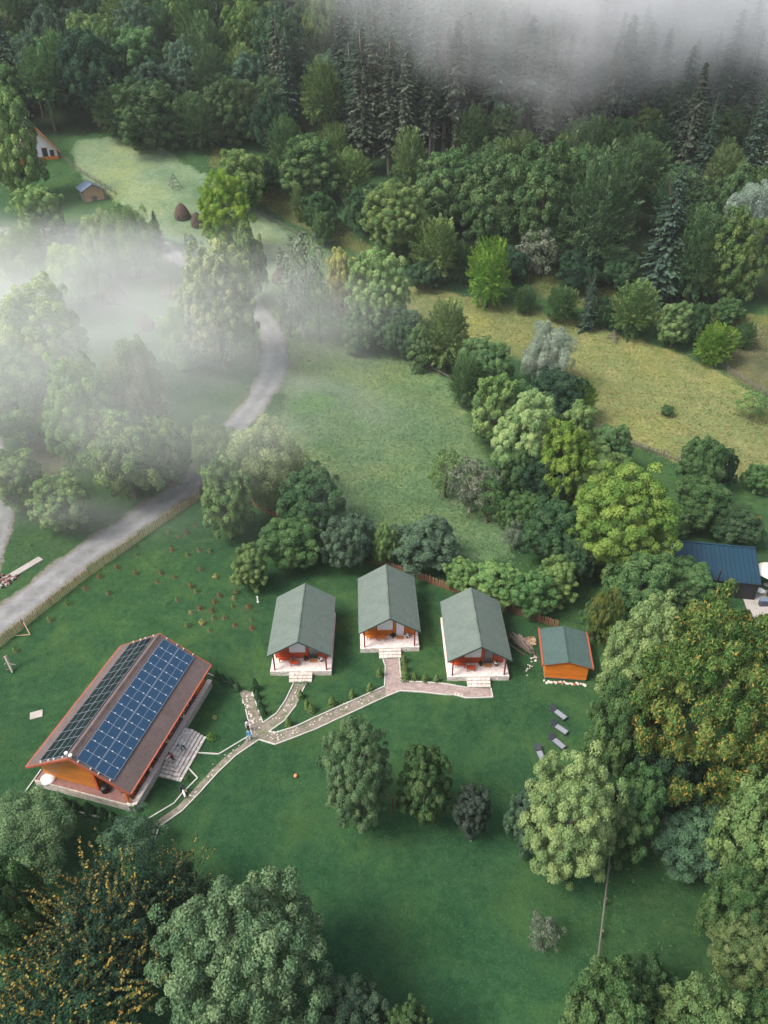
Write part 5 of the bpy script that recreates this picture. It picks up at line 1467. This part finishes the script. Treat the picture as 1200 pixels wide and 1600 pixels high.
T(945, 1512, 1660, 125, 'ash_small', 'mid', "rounded tree at the bottom edge where the rail fence ends", group=G_R)
T(1085, 1535, 1680, 130, 'ash_small', 'olive', "olive green tree at the bottom edge in the right corner", group=G_R)
T(1010, 1500, 1600, 90, 'bushy', 'deep', "dark bush at the bottom between two trees right of the rail fence", group=G_R, cat="bush", name="bush", low=.02)
T(1185, 1530, 1680, 90, 'bushy', 'mid', "green tree filling the bottom right corner", group=G_R)
T(970, 727, 905, 162, 'ash', 'yellow', "bright yellow green tree, the brightest beside the blue roofed building", group=G_R, trunk='pale', var_i=1)
T(925, 690, 800, 115, 'ash', 'ash', "green tufted tree right behind the bright yellow green tree", group=G_R, var_i=2)
T(878, 655, 800, 80, 'ash_small', 'yellow', "slender yellow green tree left of the bright yellow green tree", group=G_R, trunk='pale')
T(822, 618, 775, 105, 'ash', 'pale_ash', "broad pale olive tree at the lower end of the hedgerow", group=G_H, var_i=0)
T(845, 700, 800, 90, 'bushy', 'dark', "dark tree in the shade beneath the broad pale olive tree", group=G_H)
T(865, 775, 885, 100, 'bushy', 'deep', "deep green tree below the slender yellow green tree", group=G_R)
T(1005, 855, 970, 120, 'bushy', 'mid', "leafy green tree in front of the left end of the blue roof", group=G_R)
T(1068, 872, 950, 100, 'ash_small', 'mid', "rounded tree overlapping the front edge of the blue roof", group=G_R)
T(945, 918, 1005, 50, 'walnut', 'walnut', "small rust tinted tree just right of the orange shed", group=G_R, low=.05)
T(935, 930, 1000, 48, 'bushy', 'mid', "small green tree behind the orange shed", group=G_R, low=.05)
T(900, 840, 915, 60, 'bushy', 'deep', "dark bush under the left side of the bright yellow green tree", cat="bush", name="bush", low=.02)
# --- behind the cabin fence
T(660, 806, 895, 112, 'bushy', 'blue', "dense dark grey green tree behind the middle cabin", group=G_F, low=.04)
T(722, 868, 925, 62, 'bushy', 'ash', "small pale bush tree behind the gap between two cabins", group=G_F, low=.02)
T(775, 872, 950, 85, 'ash_small', 'ash', "pale green tree behind the roof of the cabin beside the wood pile", group=G_F, low=.05)
T(830, 885, 965, 85, 'bushy', 'mid', "green tree in front of the fence between the cabin and the shed", group=G_F, low=.04)
T(868, 868, 945, 70, 'ash_small', 'ash', "tufted tree standing behind the fence above the orange shed", group=G_F, low=.05)
T(737, 715, 800, 85, 'sparse', 'grey', "half dead fruit tree with grey twigs in the meadow behind the cabins", low=.12, trunk='pale')
T(698, 702, 775, 60, 'sparse', 'ash', "thin light green fruit tree left of the half dead one", low=.1)
T(765, 745, 815, 55, 'sparse', 'mid', "thin green fruit tree right of the half dead one", low=.1)
T(815, 765, 840, 70, 'bushy', 'mid', "bushy tree at the edge of the meadow below the hedgerow", low=.05)
T(805, 812, 860, 40, 'sparse', 'grey', "dry twiggy bush in the meadow above the fence", cat="bush", name="bush", low=.02)
# --- left of the cabins
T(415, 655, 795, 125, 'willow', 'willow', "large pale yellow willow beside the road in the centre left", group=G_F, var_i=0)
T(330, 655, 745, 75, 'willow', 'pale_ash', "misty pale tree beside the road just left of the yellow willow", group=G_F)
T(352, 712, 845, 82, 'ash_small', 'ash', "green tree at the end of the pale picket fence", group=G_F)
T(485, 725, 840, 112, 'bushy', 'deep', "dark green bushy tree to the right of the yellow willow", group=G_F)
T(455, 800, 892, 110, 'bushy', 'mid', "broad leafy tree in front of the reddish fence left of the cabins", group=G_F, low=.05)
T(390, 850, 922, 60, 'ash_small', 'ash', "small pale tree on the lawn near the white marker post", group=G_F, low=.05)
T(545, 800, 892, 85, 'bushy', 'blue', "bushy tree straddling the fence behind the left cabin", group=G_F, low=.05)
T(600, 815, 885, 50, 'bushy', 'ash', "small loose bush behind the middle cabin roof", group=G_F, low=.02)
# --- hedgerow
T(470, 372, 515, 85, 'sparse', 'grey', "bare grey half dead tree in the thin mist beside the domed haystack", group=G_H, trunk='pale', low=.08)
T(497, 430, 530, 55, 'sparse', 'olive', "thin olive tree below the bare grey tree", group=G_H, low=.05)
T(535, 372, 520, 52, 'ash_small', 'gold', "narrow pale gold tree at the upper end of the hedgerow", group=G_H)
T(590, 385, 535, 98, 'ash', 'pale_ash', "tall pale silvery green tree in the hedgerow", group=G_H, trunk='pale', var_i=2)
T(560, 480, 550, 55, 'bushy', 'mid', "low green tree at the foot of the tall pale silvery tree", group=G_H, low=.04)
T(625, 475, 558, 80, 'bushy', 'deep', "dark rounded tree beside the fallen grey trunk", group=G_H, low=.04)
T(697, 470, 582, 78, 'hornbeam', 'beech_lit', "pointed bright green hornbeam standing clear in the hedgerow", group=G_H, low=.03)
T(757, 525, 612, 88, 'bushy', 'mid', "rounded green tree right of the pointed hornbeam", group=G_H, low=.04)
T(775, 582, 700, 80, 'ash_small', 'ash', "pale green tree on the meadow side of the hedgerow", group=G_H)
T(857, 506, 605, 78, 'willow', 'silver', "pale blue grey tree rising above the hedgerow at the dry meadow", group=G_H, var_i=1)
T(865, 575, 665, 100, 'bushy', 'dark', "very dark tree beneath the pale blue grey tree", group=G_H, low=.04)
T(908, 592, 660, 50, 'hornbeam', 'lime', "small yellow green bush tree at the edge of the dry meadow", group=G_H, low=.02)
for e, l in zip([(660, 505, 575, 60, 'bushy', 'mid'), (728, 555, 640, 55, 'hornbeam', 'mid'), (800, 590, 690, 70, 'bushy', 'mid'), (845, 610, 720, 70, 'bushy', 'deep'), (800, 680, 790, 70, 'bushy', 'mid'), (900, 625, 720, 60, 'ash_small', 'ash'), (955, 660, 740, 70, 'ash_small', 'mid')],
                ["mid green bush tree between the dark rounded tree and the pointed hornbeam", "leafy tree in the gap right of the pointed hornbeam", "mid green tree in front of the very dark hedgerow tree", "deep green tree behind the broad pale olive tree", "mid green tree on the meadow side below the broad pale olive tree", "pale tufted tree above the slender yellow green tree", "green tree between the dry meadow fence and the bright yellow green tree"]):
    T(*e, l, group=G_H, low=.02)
# --- trees in and around the mist
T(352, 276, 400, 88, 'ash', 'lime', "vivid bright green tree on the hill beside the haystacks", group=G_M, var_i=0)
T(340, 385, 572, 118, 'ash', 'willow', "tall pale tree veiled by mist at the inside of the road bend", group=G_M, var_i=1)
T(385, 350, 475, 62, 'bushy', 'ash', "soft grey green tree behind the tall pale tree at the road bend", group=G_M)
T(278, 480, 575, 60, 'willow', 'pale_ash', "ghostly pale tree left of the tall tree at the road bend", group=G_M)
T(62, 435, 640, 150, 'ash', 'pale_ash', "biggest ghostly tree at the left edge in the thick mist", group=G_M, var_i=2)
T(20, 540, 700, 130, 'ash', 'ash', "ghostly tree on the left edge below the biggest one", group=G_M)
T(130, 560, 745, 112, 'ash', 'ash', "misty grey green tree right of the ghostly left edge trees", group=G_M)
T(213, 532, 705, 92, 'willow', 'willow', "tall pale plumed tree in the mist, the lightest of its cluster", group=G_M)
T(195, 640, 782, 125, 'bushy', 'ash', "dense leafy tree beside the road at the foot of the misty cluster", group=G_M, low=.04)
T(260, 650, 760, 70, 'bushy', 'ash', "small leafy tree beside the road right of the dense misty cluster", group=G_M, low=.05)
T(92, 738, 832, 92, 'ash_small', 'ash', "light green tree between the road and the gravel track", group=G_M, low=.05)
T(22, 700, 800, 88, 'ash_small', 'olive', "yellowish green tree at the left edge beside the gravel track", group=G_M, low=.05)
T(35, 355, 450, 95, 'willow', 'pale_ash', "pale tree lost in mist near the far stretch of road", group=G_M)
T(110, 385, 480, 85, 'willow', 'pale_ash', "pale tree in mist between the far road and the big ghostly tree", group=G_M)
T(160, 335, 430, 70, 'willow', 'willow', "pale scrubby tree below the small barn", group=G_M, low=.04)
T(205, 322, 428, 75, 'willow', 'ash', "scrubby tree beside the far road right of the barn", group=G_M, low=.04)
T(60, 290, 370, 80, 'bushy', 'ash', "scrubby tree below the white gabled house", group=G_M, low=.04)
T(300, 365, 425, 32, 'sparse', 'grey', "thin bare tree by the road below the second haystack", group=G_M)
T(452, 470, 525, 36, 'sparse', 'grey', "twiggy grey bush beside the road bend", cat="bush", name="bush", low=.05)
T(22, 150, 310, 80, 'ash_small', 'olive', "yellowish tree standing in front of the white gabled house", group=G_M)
plant_tree(-80, 226, 9.5, 11.5, .5, 'bushy', 'dark', "big dark tree directly behind the white gabled house", group=G_E)
# --- forest edge
EDGE = [(185, 130, 215, 80, 'beech', 'beech'), (232, 128, 232, 112, 'beech', 'beech'), (308, 150, 232, 78, 'beech', 'beech'), (362, 120, 222, 92, 'beech', 'beech'), (425, 150, 235, 75, 'bushy', 'dark'), (447, 186, 272, 62, 'hornbeam', 'mid'),
        (482, 215, 312, 92, 'ash_small', 'mid'), (523, 196, 275, 58, 'hornbeam', 'beech_lit'), (547, 235, 312, 72, 'hornbeam', 'beech_lit'), (570, 290, 362, 62, 'bushy', 'deep'), (617, 282, 402, 102, 'ash', 'ash'),
        (680, 342, 442, 82, 'hornbeam', 'beech_lit'), (718, 378, 442, 42, 'hornbeam', 'mid'), (764, 372, 482, 72, 'hornbeam', 'lime'), (842, 358, 430, 72, 'sparse', 'grey'), (640, 205, 300, 60, 'hornbeam', 'olive'),
        (700, 235, 360, 110, 'beech', 'beech'), (775, 235, 395, 120, 'beech', 'beech'), (850, 225, 410, 130, 'beech', 'beech'), (935, 238, 432, 130, 'beech', 'beech'), (1090, 325, 475, 105, 'beech', 'beech'), (1145, 325, 480, 100, 'beech', 'beech_lit'),
        (1168, 290, 400, 82, 'willow', 'silver'), (1060, 260, 350, 90, 'beech', 'beech'), (1000, 215, 320, 100, 'beech', 'beech'), (375, 235, 325, 85, 'bushy', 'ash'), (466, 292, 345, 24, 'hornbeam', 'ash'), (505, 330, 382, 34, 'bushy', 'mid'),
        (500, 300, 360, 60, 'bushy', 'deep'), (410, 245, 300, 60, 'bushy', 'deep')]
ELAB = ["dark beech at the left end of the hayfield edge", "rounded dark beech overhanging the top of the hayfield", "narrow dark beech right of the hayfield's top", "broad dark beech above the scrubby slope", "dark tree at the forest edge left of the lit hornbeams", "small mid green tree at the corner of the scrubby slope",
        "full round green tree standing forward of the forest above the bare grey tree", "small lit hornbeam behind the full round green tree", "lit hornbeam with layered crown right of the full round tree", "dark shrubby tree left of the large yellowish tree", "large yellowish round tree at the middle of the forest edge",
        "lit hornbeam right of the large yellowish tree", "small green tree between two lit hornbeams", "bright hornbeam standing out in front of the dark forest", "pale grey sparse tree in front of the dark beeches", "olive topped tree in the gap at the forest edge",
        "tall beech left of the dark beech wall", "tall dark beech in the middle of the beech wall", "huge dark beech with feathery boughs", "feathery beech with a lit top beside the dark spruce", "dark beech below the silvery tree", "lit beech at the right edge of the forest",
        "silvery white leaved tree at the right edge of the forest", "beech behind the dark spruce at the right", "beech under the fog right of centre", "pale loose bushes on the scrubby slope above the bright tree", "slim young tree in the scrub above the hayfield fence", "small dark young tree in the scrub at the end of the rail fence",
        "dark bushes at the foot of the full round green tree", "dark bushes on the scrubby slope left of centre"]
for e, l in zip(EDGE, ELAB): T(*e, l, group=G_E, low=.05)
for e, l in zip([(905, 388, 455, 72, 'bushy', 'dark'), (965, 385, 452, 72, 'bushy', 'deep'), (1050, 400, 470, 70, 'bushy', 'dark'), (660, 405, 452, 52, 'bushy', 'deep'), (800, 385, 440, 60, 'bushy', 'dark')],
                ["dark shrub under the huge dark beech", "deep green shrub left of the dark ragged spruce", "dark shrub right of the dark ragged spruce", "deep green shrub below the lit hornbeam at the forest edge", "dark shrub behind the pale grey sparse tree"]):
    T(*e, l, group=G_E, cat="bush", name="bush", low=.0)
# --- bushes along the dry meadow
for e, l in zip([(820, 447, 492, 36, 'hornbeam', 'mid'), (877, 447, 502, 54, 'hornbeam', 'mid'), (942, 462, 512, 36, 'bushy', 'deep'), (990, 440, 527, 78, 'hornbeam', 'beech_lit'), (1056, 470, 542, 58, 'ash_small', 'ash'), (1090, 472, 540, 42, 'bushy', 'deep'), (1119, 505, 572, 66, 'hornbeam', 'lime'), (1165, 503, 545, 36, 'hornbeam', 'mid'), (1138, 464, 508, 52, 'bushy', 'mid')],
                ["dark round bush at the left end of the dry meadow row", "bright topped bush left of the small spruce", "dark bush right of the small spruce", "largest round bush of the row behind the broken hay rack", "pale rounded bush right of the largest one", "dark narrow bush behind the pale rounded one", "bright round yellow green bush at the right end of the row", "small green bush at the far right of the dry meadow", "green bush behind the bright yellow green one"]):
    T(*e, l, group=G_B, cat="bush", name="bush", low=.02)
for e, l in zip([(1095, 680, 772, 72, 'bushy', 'mid'), (1132, 700, 765, 40, 'bushy', 'dark'), (1188, 722, 772, 52, 'bushy', 'mid'), (1100, 742, 832, 92, 'bushy', 'mid'), (1148, 792, 850, 85, 'bushy', 'deep'), (1060, 790, 840, 50, 'bushy', 'mid'), (1178, 608, 655, 62, 'sparse', 'ash'), (850, 1430, 1490, 56, 'sparse', 'grey'), (1043, 632, 650, 22, 'bushy', 'mid')],
                ["green tree overlapping the lower edge of the dry meadow", "dark upright bush beside the green tree on the dry meadow edge", "green bush at the right edge below the dry meadow", "broad bush in the grass above the blue roof", "low dark bush just above the right end of the blue roof", "small bush above the left end of the blue roof", "thin light green tree on the dry meadow at the right edge", "scrubby dry bush with pale twigs on the lower lawn", "small low shrub in the middle of the dry meadow"]):
    T(*e, l, group="bushes on the right hand slopes", cat="bush", name="bush", low=.02)

# --- conifers
def spruce(x, y, h, kind, tint, label, group, wide=1.0, trunk=True):
    z = tz(x, y); t = thing("spruce_tree", label, "spruce", (x, y, z), 0, group)
    c = LC[tint]; k = random.uniform(.8, 1.25)
    part("crown", random.choice(SPR[kind]), t, (0, 0, 0), (random.uniform(-.02, .02), random.uniform(-.02, .02), random.uniform(0, 6.28)), (h * wide, h * wide, h), tuple(q * k for q in c))
    part("trunk", random.choice(TR['mast' if kind != 'full' else 'dark']), t, (0, 0, 0), (0, 0, random.uniform(0, 6)), (h if kind != 'full' else h * .5,) * 2 + (h * .98,))
    PLANTS.append((x, y, h * .1)); return t
def spruce_at(cx, top, bot, kind, tint, label, group, wide=1.0):
    g = ground_point(cx, bot); lo, hi = 2.0, 60.0
    for _ in range(30):
        m = (lo + hi) / 2
        if project((g.x, g.y, g.z + m))[1] > top: lo = m
        else: hi = m
    return spruce(g.x, g.y, lo, kind, tint, label, group, wide)
spruce_at(1022, 262, 468, 'full', 'spruce', "dark ragged spruce standing among the beeches at the right", "spruces at the forest edge", 1.25)
spruce_at(250, 328, 392, 'full', 'spruce', "small lone conifer on the hayfield below the haystacks", "spruces at the forest edge", 1.3)
spruce_at(915, 424, 515, 'full', 'spruce', "small spruce in the row of bushes on the dry meadow", "spruces at the forest edge", 1.0)
for cx, top, bot, lab in ((440, 25, 195, "tall dark spruce at the upper left of the forest, the left of two"), (455, 40, 200, "tall spruce beside the one at the upper left of the forest"), (600, 70, 235, "brownish spruce below the left end of the fog"), (625, 60, 235, "tall spruce below the fog next to a brownish one"), (1060, 95, 300, "tall spruce below the right part of the fog"), (1085, 140, 310, "slender spruce right of the tall one under the fog"), (1150, 130, 330, "tall spruce at the right edge under the fog"), (1185, 120, 340, "spruce cut by the right edge of the picture"), (1010, 140, 250, "young spruce rising above the beeches under the fog"), (980, 145, 245, "young broad spruce left of the other young spruce")):
    spruce_at(cx, top, bot, 'mid' if 'young' not in lab else 'full', random.choice(['spruce', 'spruce_brown']), lab, "spruces at the forest edge", 1.05)

# --- the forest that climbs the hill behind: one object per tree
grid = {}
def free(x, y, r):
    gx, gy = int(x // 8), int(y // 8)
    for i in range(gx - 2, gx + 3):
        for j in range(gy - 2, gy + 3):
            for (a, b_, q) in grid.get((i, j), ()):
                if (a - x) ** 2 + (b_ - y) ** 2 < (q + r) ** 2 * .62: return False
    return True
def put(x, y, r): grid.setdefault((int(x // 8), int(y // 8)), []).append((x, y, r))
for q in PLANTS: put(*q)
fl = {"d0": "broadleaf tree in the upper left forest", "d1": "broadleaf tree in the forest under the fog", "s": "tall spruce of the dark stand below the fog", "m": "tall bare trunked spruce in the fog", "s0": "spruce among broadleaf trees in the upper left forest"}
n_forest = 0; n_spr = 0
TONE = {'beech': 'dark green', 'mid': 'mid green', 'deep': 'deep green', 'olive': 'olive', 'beech_lit': 'light green', 'blue': 'bluish green', 'dark': 'blackish green', 'spruce': 'green', 'spruce_brown': 'brownish'}
def place(px, y):
    cols = ['at the far left', 'above the white house', 'above the hayfield', 'left of the fog', 'under the left end of the fog', 'under the middle of the fog', 'right of the fog centre', 'at the far right']
    rows = ['edge rank', 'front rank', 'second rank', 'third rank', 'halfway upslope', 'high upslope', 'picture top']
    c = cols[int(np.searchsorted([90, 210, 400, 560, 720, 900, 1060], px))]; r_ = rows[int(np.searchsorted([208, 222, 236, 250, 270, 300], y))]
    return c + ', ' + r_
cells = [(x, y) for y in np.arange(150, 330, 4.2) for x in np.arange(-180, 190, 4.2)]
random.shuffle(cells); cells.sort(key=lambda c: c[1] // 14)
for (x, y) in cells:
    x += random.uniform(-2, 2); y += random.uniform(-2, 2)
    if n_forest >= 520: break
    px, py, zc = project((x, y, tz(x, y) + 10))
    if not (-60 < px < 1260) or py < -70: continue
    gpx, gpy, _ = project((x, y, tz(x, y)))
    if y < 205 and not (gpx > 620 and gpy < 395): continue
    if gpx < 330 and gpy > 218 - max(0, (gpx - 140)) * .02: continue
    if gpx < 560 and gpy > 250 and y < 232: continue
    if 90 < gpx < 300 and gpy > 205: continue
    left = px < 560 - (py - 100) * .2
    if left:
        if random.random() < .12:
            h = random.uniform(18, 26); r = h * .085
            if not free(x, y, r): continue
            spruce(x, y, h, random.choice(['full', 'mid']), 'spruce', ("tall " if h > 22 else "short ") + "spruce among broadleaf trees " + place(px, y), "spruces in the upper left forest", 1.05)
        else:
            r = random.uniform(4.6, 7.2); 
            if not free(x, y, r * .8): continue
            hv = r * random.uniform(1.05, 1.5); kind = random.choice(['beech', 'hornbeam', 'bushy', 'ash_small', 'beech']); tint = random.choice(['beech', 'mid', 'deep', 'olive', 'beech_lit', 'mid', 'blue', 'dark'])
            plant_tree(x, y, r, hv, random.uniform(3, 7), kind, tint,  ("large " if r > 5.6 else "small ") + TONE[tint] + " broadleaf tree " + place(px, y), group="broadleaf trees of the upper left forest", vary=.22, lift=1.3)
    elif y > 204 and (px < 1000 or random.random() < .6):
        h = random.uniform(24, 34); r = h * .075
        if n_spr >= 215 or not free(x, y, r): continue
        n_spr += 1; bare = random.random() < (.85 if 640 < px < 980 else .35)
        tint = random.choice(['spruce', 'spruce_brown', 'spruce']); spruce(x, y, h, 'high' if bare else 'mid',  tint, ("tall " if h > 29 else "short ") + TONE[tint] + (" bare trunked" if bare else " well branched") + " spruce " + place(px, y), "bare trunked spruces in the fog" if bare else "spruces of the dark stand", 1.1)
        if not bare: r = h * .1
    else:
        r = random.uniform(4, 6)
        if not free(x, y, r * .8): continue
        tint = random.choice(['beech', 'deep', 'mid', 'olive']); plant_tree(x, y, r, r * random.uniform(1.0, 1.4), random.uniform(2, 5), random.choice(['beech', 'hornbeam', 'bushy']), tint,  ("large " if r > 5.6 else "small ") + TONE[tint] + " broadleaf tree " + place(px, y), group="broadleaf trees under the fog", vary=.2)
    put(x, y, r if left else r * .9); n_forest += 1

# --- small conical hedging plants along the paths
def sprig_mesh(name, seed, n=150, h=1.0, cone=True, L=.11):
    r = np.random.default_rng(seed); t = r.random(n); rad = (.36 * (1 - t) ** .75 + .02) if cone else np.sqrt(np.clip(.22 - (t - .5) ** 2, .01, 1)) * .95
    a = r.uniform(0, 2 * PI, n); k = r.uniform(.55, 1, n); pos = np.stack([np.cos(a) * rad * k, np.sin(a) * rad * k, t * h + .03], 1)
    nr = unit(np.stack([np.cos(a), np.sin(a), np.full(n, .6)], 1) + r.normal(0, .5, (n, 3)))
    return leaf_mesh(name, leaf_quads(pos, nr, L * r.uniform(.7, 1.4, n), L * .6, r), r.random(n), r.random(n))
CON = [sprig_mesh("young_conifer", s, 420, L=.13) for s in (201, 202)]; BSH = [sprig_mesh("small_shrub", s, 130, .8, False, .16) for s in (211, 212, 213)]
def small_plant(px, sc, meshes, tint, label, name, cat, group):
    g = ground_point(*px); o = part(name, random.choice(meshes), None, g, (0, 0, random.uniform(0, 6)), (sc * random.uniform(.85, 1.1),) * 2 + (sc * random.uniform(.9, 1.2),), LC[tint]); tag(o, label, cat, group); return o
rows = {"dark conical hedge plant in the row above the kerb near the solar house's back corner": [(349, 1066), (361, 1070), (372, 1079), (340, 1060)],
        "dark conical hedge plant beside the short path with white stones": [(399, 1078), (402, 1092), (407, 1106), (411, 1117)],
        "conical hedge plant along the path to the left cabin": [(470, 1090), (480, 1107), (451, 1133)],
        "conical hedge plant in the grass between the left and middle cabins": [(487, 1112), (519, 1102), (550, 1090), (578, 1079), (593, 1057)],
        "conical hedge plant along the brick walkway from the middle cabin": [(631, 1035), (632, 1049), (633, 1062), (647, 1062), (664, 1064), (682, 1065)],
        "dark conical hedge plant below the front wall of the solar house": [(100, 1258), (121, 1266), (141, 1270), (161, 1276), (178, 1282)]}
for lab, ps in rows.items():
    for p in ps: small_plant((p[0], p[1]), random.uniform(1.15, 1.6), CON, 'deep' if 'dark' in lab else 'beech_lit', lab, "young_conifer", "hedge plant", lab.replace("conical hedge plant", "hedge plants").replace("dark ", ""))
for p, sc, ti, lab in (((331, 1156), 1.25, 'lime', "round yellow green bush at the foot of the stone stairs"), ((336, 1123), .6, 'gold', "tiny yellow bush in the middle of the fenced lawn patch"), ((476, 1070), .7, 'silver', "grey green bush beside the steps of the left cabin"), ((478, 1103), .55, 'mid', "small loose bush over the kerb of the left cabin path"), ((294, 1218), .8, 'mid', "leafy green bush inside the kerb corner below the stairs"), ((225, 1290), 1.1, 'blue', "grey green bush at the lower end of the inner kerb"), ((1183, 817), 1.2, 'rust', "reddish brown bush above the right end of the blue roof")):
    small_plant(p, sc, BSH, ti, lab, "small_bush", "bush", "small garden bushes")
# mulched young bushes on the upper lawn
sd = [(264, 834), (292, 834), (281, 840), (305, 822), (269, 861), (312, 861), (328, 862), (294, 868), (313, 891), (273, 903), (337, 903), (299, 918), (307, 925), (277, 938), (343, 932), (335, 942), (369, 927), (365, 936), (298, 958), (313, 952), (331, 956), (334, 967), (351, 966), (364, 949), (389, 950), (316, 975), (293, 979), (328, 986), (367, 978), (393, 970), (394, 983), (214, 868), (184, 888), (212, 897), (134, 921), (170, 928), (106, 944), (246, 910), (252, 897), (25, 1018), (79, 970), (156, 903)]
mm = MB(); mm.lathe([(.34, 0), (.26, .022), (.1, .03)], 10); mulch_me = mm.mesh("mulch", M['mulch'])
for i, p in enumerate(sd):
    g = ground_point(*p); bright = i in (10, 17, 18, 25) ; col = LC['gold'] if bright else random.choice([(.17, .10, .04), LC['olive'], LC['walnut'], (.15, .10, .05)])
    t = thing("seedling_bush", "young " + ("yellow" if bright else "reddish") + " bush in a ring of brown mulch on the upper lawn", "young bush", g, random.uniform(0, 6), ("yellow" if bright else "reddish") + " young bushes on the upper lawn")
    part("mulch", mulch_me, t, (0, 0, .005), (0, 0, 0), (random.uniform(.7, 1.1),) * 2 + (1,)); part("foliage", random.choice(BSH), t, (0, 0, .02), (0, 0, 0), (random.uniform(.55, .95),) * 3, col)

# --- rough grass and herbs standing in the meadows (nobody could count them)
def herbs(name, mask, n, size, seed, label):
    r = np.random.default_rng(seed); w = mask.ravel() / mask.sum(); idx = r.choice(len(w), n, p=w)
    x = X.ravel()[idx] + r.uniform(-.8, .8, n); y = Y.ravel()[idx] + r.uniform(-.8, .8, n); s = size * r.uniform(.5, 1.5, n)
    pos = np.stack([x, y, terrain(x, y) + s * .25], 1); nr = unit(r.normal(size=(n, 3)) * np.array([1, 1, .3]) + np.array([0, 0, 1.7]))
    me = leaf_mesh(name, leaf_quads(pos, nr, s, s * .55, r), r.uniform(.3, .65, n), r.uniform(.3, .65, n)); o = part(name, me); o["kind"] = "stuff"; o["label"] = label; return o
on_road = np.zeros(X.shape, bool)
for q in road_line[::2]: on_road |= (X - q.x) ** 2 + (Y - q.y) ** 2 < 4.2 ** 2
near = np.clip((Y - 60) / 20, 0, 1) * (Y < 215) * (np.abs(X) < 120)
o = herbs("meadow_grass", pale * near * (1 - hay_m) + 1e-9, 46000, .27, 301, "rough tufts of grass and herbs in the green meadow"); o.color = (.115, .185, .082, 1)
o = herbs("dry_grass", (dry + scrub * .8) * near + 1e-9, 34000, .30, 302, "dry yellowish grass tufts on the upper meadow"); o.color = (.21, .195, .085, 1)
o = herbs("verge_grass", np.clip(1 - lawn - pale - dry - forest, 0, 1) * (Y < 215) * (Y > 20) * (np.abs(X) < 110) * ~on_road + 1e-9, 40000, .28, 303, "uncut grass of the verges and the rough field"); o.color = (.055, .11, .04, 1)

o = herbs("lawn_grass", lawn * (Y > 15) * (np.abs(X) < 48) + 1e-9, 60000, .12, 304, "tufts and clover leaves in the mown lawn"); o.color = (.050, .118, .042, 1)
# ================================================================== MIST
def fog_material(name, dens, soft, nscale, seed, col=(1, 1, 1), thr=.42, squash=2.0):
    m = bpy.data.materials.new(name); m.use_nodes = True; nt = m.node_tree; nt.nodes.clear()
    out = N(nt, "ShaderNodeOutputMaterial"); vol = N(nt, "ShaderNodeVolumePrincipled"); vol.inputs["Color"].default_value = (*col, 1); vol.inputs["Anisotropy"].default_value = 0.0
    tc = N(nt, "ShaderNodeTexCoord"); ln = N(nt, "ShaderNodeVectorMath"); ln.operation = 'LENGTH'; nt.links.new(tc.outputs["Object"], ln.inputs[0])
    mp = N(nt, "ShaderNodeMapping"); mp.inputs["Location"].default_value = (seed, seed * .7, seed * 1.3); mp.inputs["Scale"].default_value = (1, 1, 1 / squash); nt.links.new(tc.outputs["Object"], mp.inputs[0])
    n1 = noise(nt, mp.outputs[0], nscale, 5, .62, .6)
    fall = N(nt, "ShaderNodeMapRange"); fall.interpolation_type = 'SMOOTHSTEP'; fall.inputs[1].default_value = 1.0; fall.inputs[2].default_value = 1 - soft; fall.inputs[3].default_value = 0; fall.inputs[4].default_value = 1
    nt.links.new(ln.outputs["Value"], fall.inputs[0])
    pr = math_n(nt, 'ADD', math_n(nt, 'MULTIPLY', fall.outputs[0], 1.0), math_n(nt, 'MULTIPLY', math_n(nt, 'SUBTRACT', n1, .5), 3.0))
    mr = N(nt, "ShaderNodeMapRange"); mr.interpolation_type = 'SMOOTHSTEP'; mr.inputs[1].default_value = thr - .25; mr.inputs[2].default_value = thr + .65; mr.inputs[3].default_value = 0; mr.inputs[4].default_value = dens; nt.links.new(pr, mr.inputs[0])
    rim = N(nt, "ShaderNodeMapRange"); rim.interpolation_type = 'SMOOTHSTEP'; rim.inputs[1].default_value = 0.0; rim.inputs[2].default_value = .38; nt.links.new(fall.outputs[0], rim.inputs[0])
    d = math_n(nt, 'MULTIPLY', mr.outputs[0], rim.outputs[0])
    nt.links.new(d, vol.inputs["Density"]); nt.links.new(vol.outputs[0], out.inputs["Volume"])
    m.cycles.volume_step_rate = 1.0
    return m

def fog_bank(loc, scale, rz, mat, label):
    bm = bmesh.new(); bmesh.ops.create_icosphere(bm, subdivisions=3, radius=1.0); me = bpy.data.meshes.new("fog_bank"); bm.to_mesh(me); bm.free(); me.materials.append(mat)
    o = part("fog_bank", me, None, loc, (0, 0, rz), scale); o["kind"] = "stuff"; o["label"] = label; return o
fog_bank((-56, 95, 23), (90, 58, 22), R(-8), fog_material("valley_mist", .0138, .95, 3.4, 3.1, thr=.34), "bank of mist lying over the trees and road on the left")
fog_bank((-60, 139, 16), (100, 50, 15), R(-10), fog_material("far_mist", .0095, .95, 3.4, 5.7, thr=.34), "thinner mist behind it over the far road and field")
fog_bank((70, 204, 76), (140, 50, 54), R(4), fog_material("forest_fog", .037, .95, 3.6, 8.4, (.98, .98, 1.0), thr=.40), "fog drifting over the spruce forest at the top right")
hm = bpy.data.materials.new("haze"); hm.use_nodes = True; nt = hm.node_tree; nt.nodes.clear()
out = N(nt, "ShaderNodeOutputMaterial"); vol = N(nt, "ShaderNodeVolumePrincipled"); vol.inputs["Color"].default_value = (.95, .97, 1.0, 1); vol.inputs["Density"].default_value = .00012
nt.links.new(vol.outputs[0], out.inputs["Volume"])
b = MB(); b.box((-275, -80, -3), (275, 510, 235)); o = part("haze", b.mesh("haze", hm)); o["kind"] = "stuff"; o["label"] = "thin morning haze filling the valley"
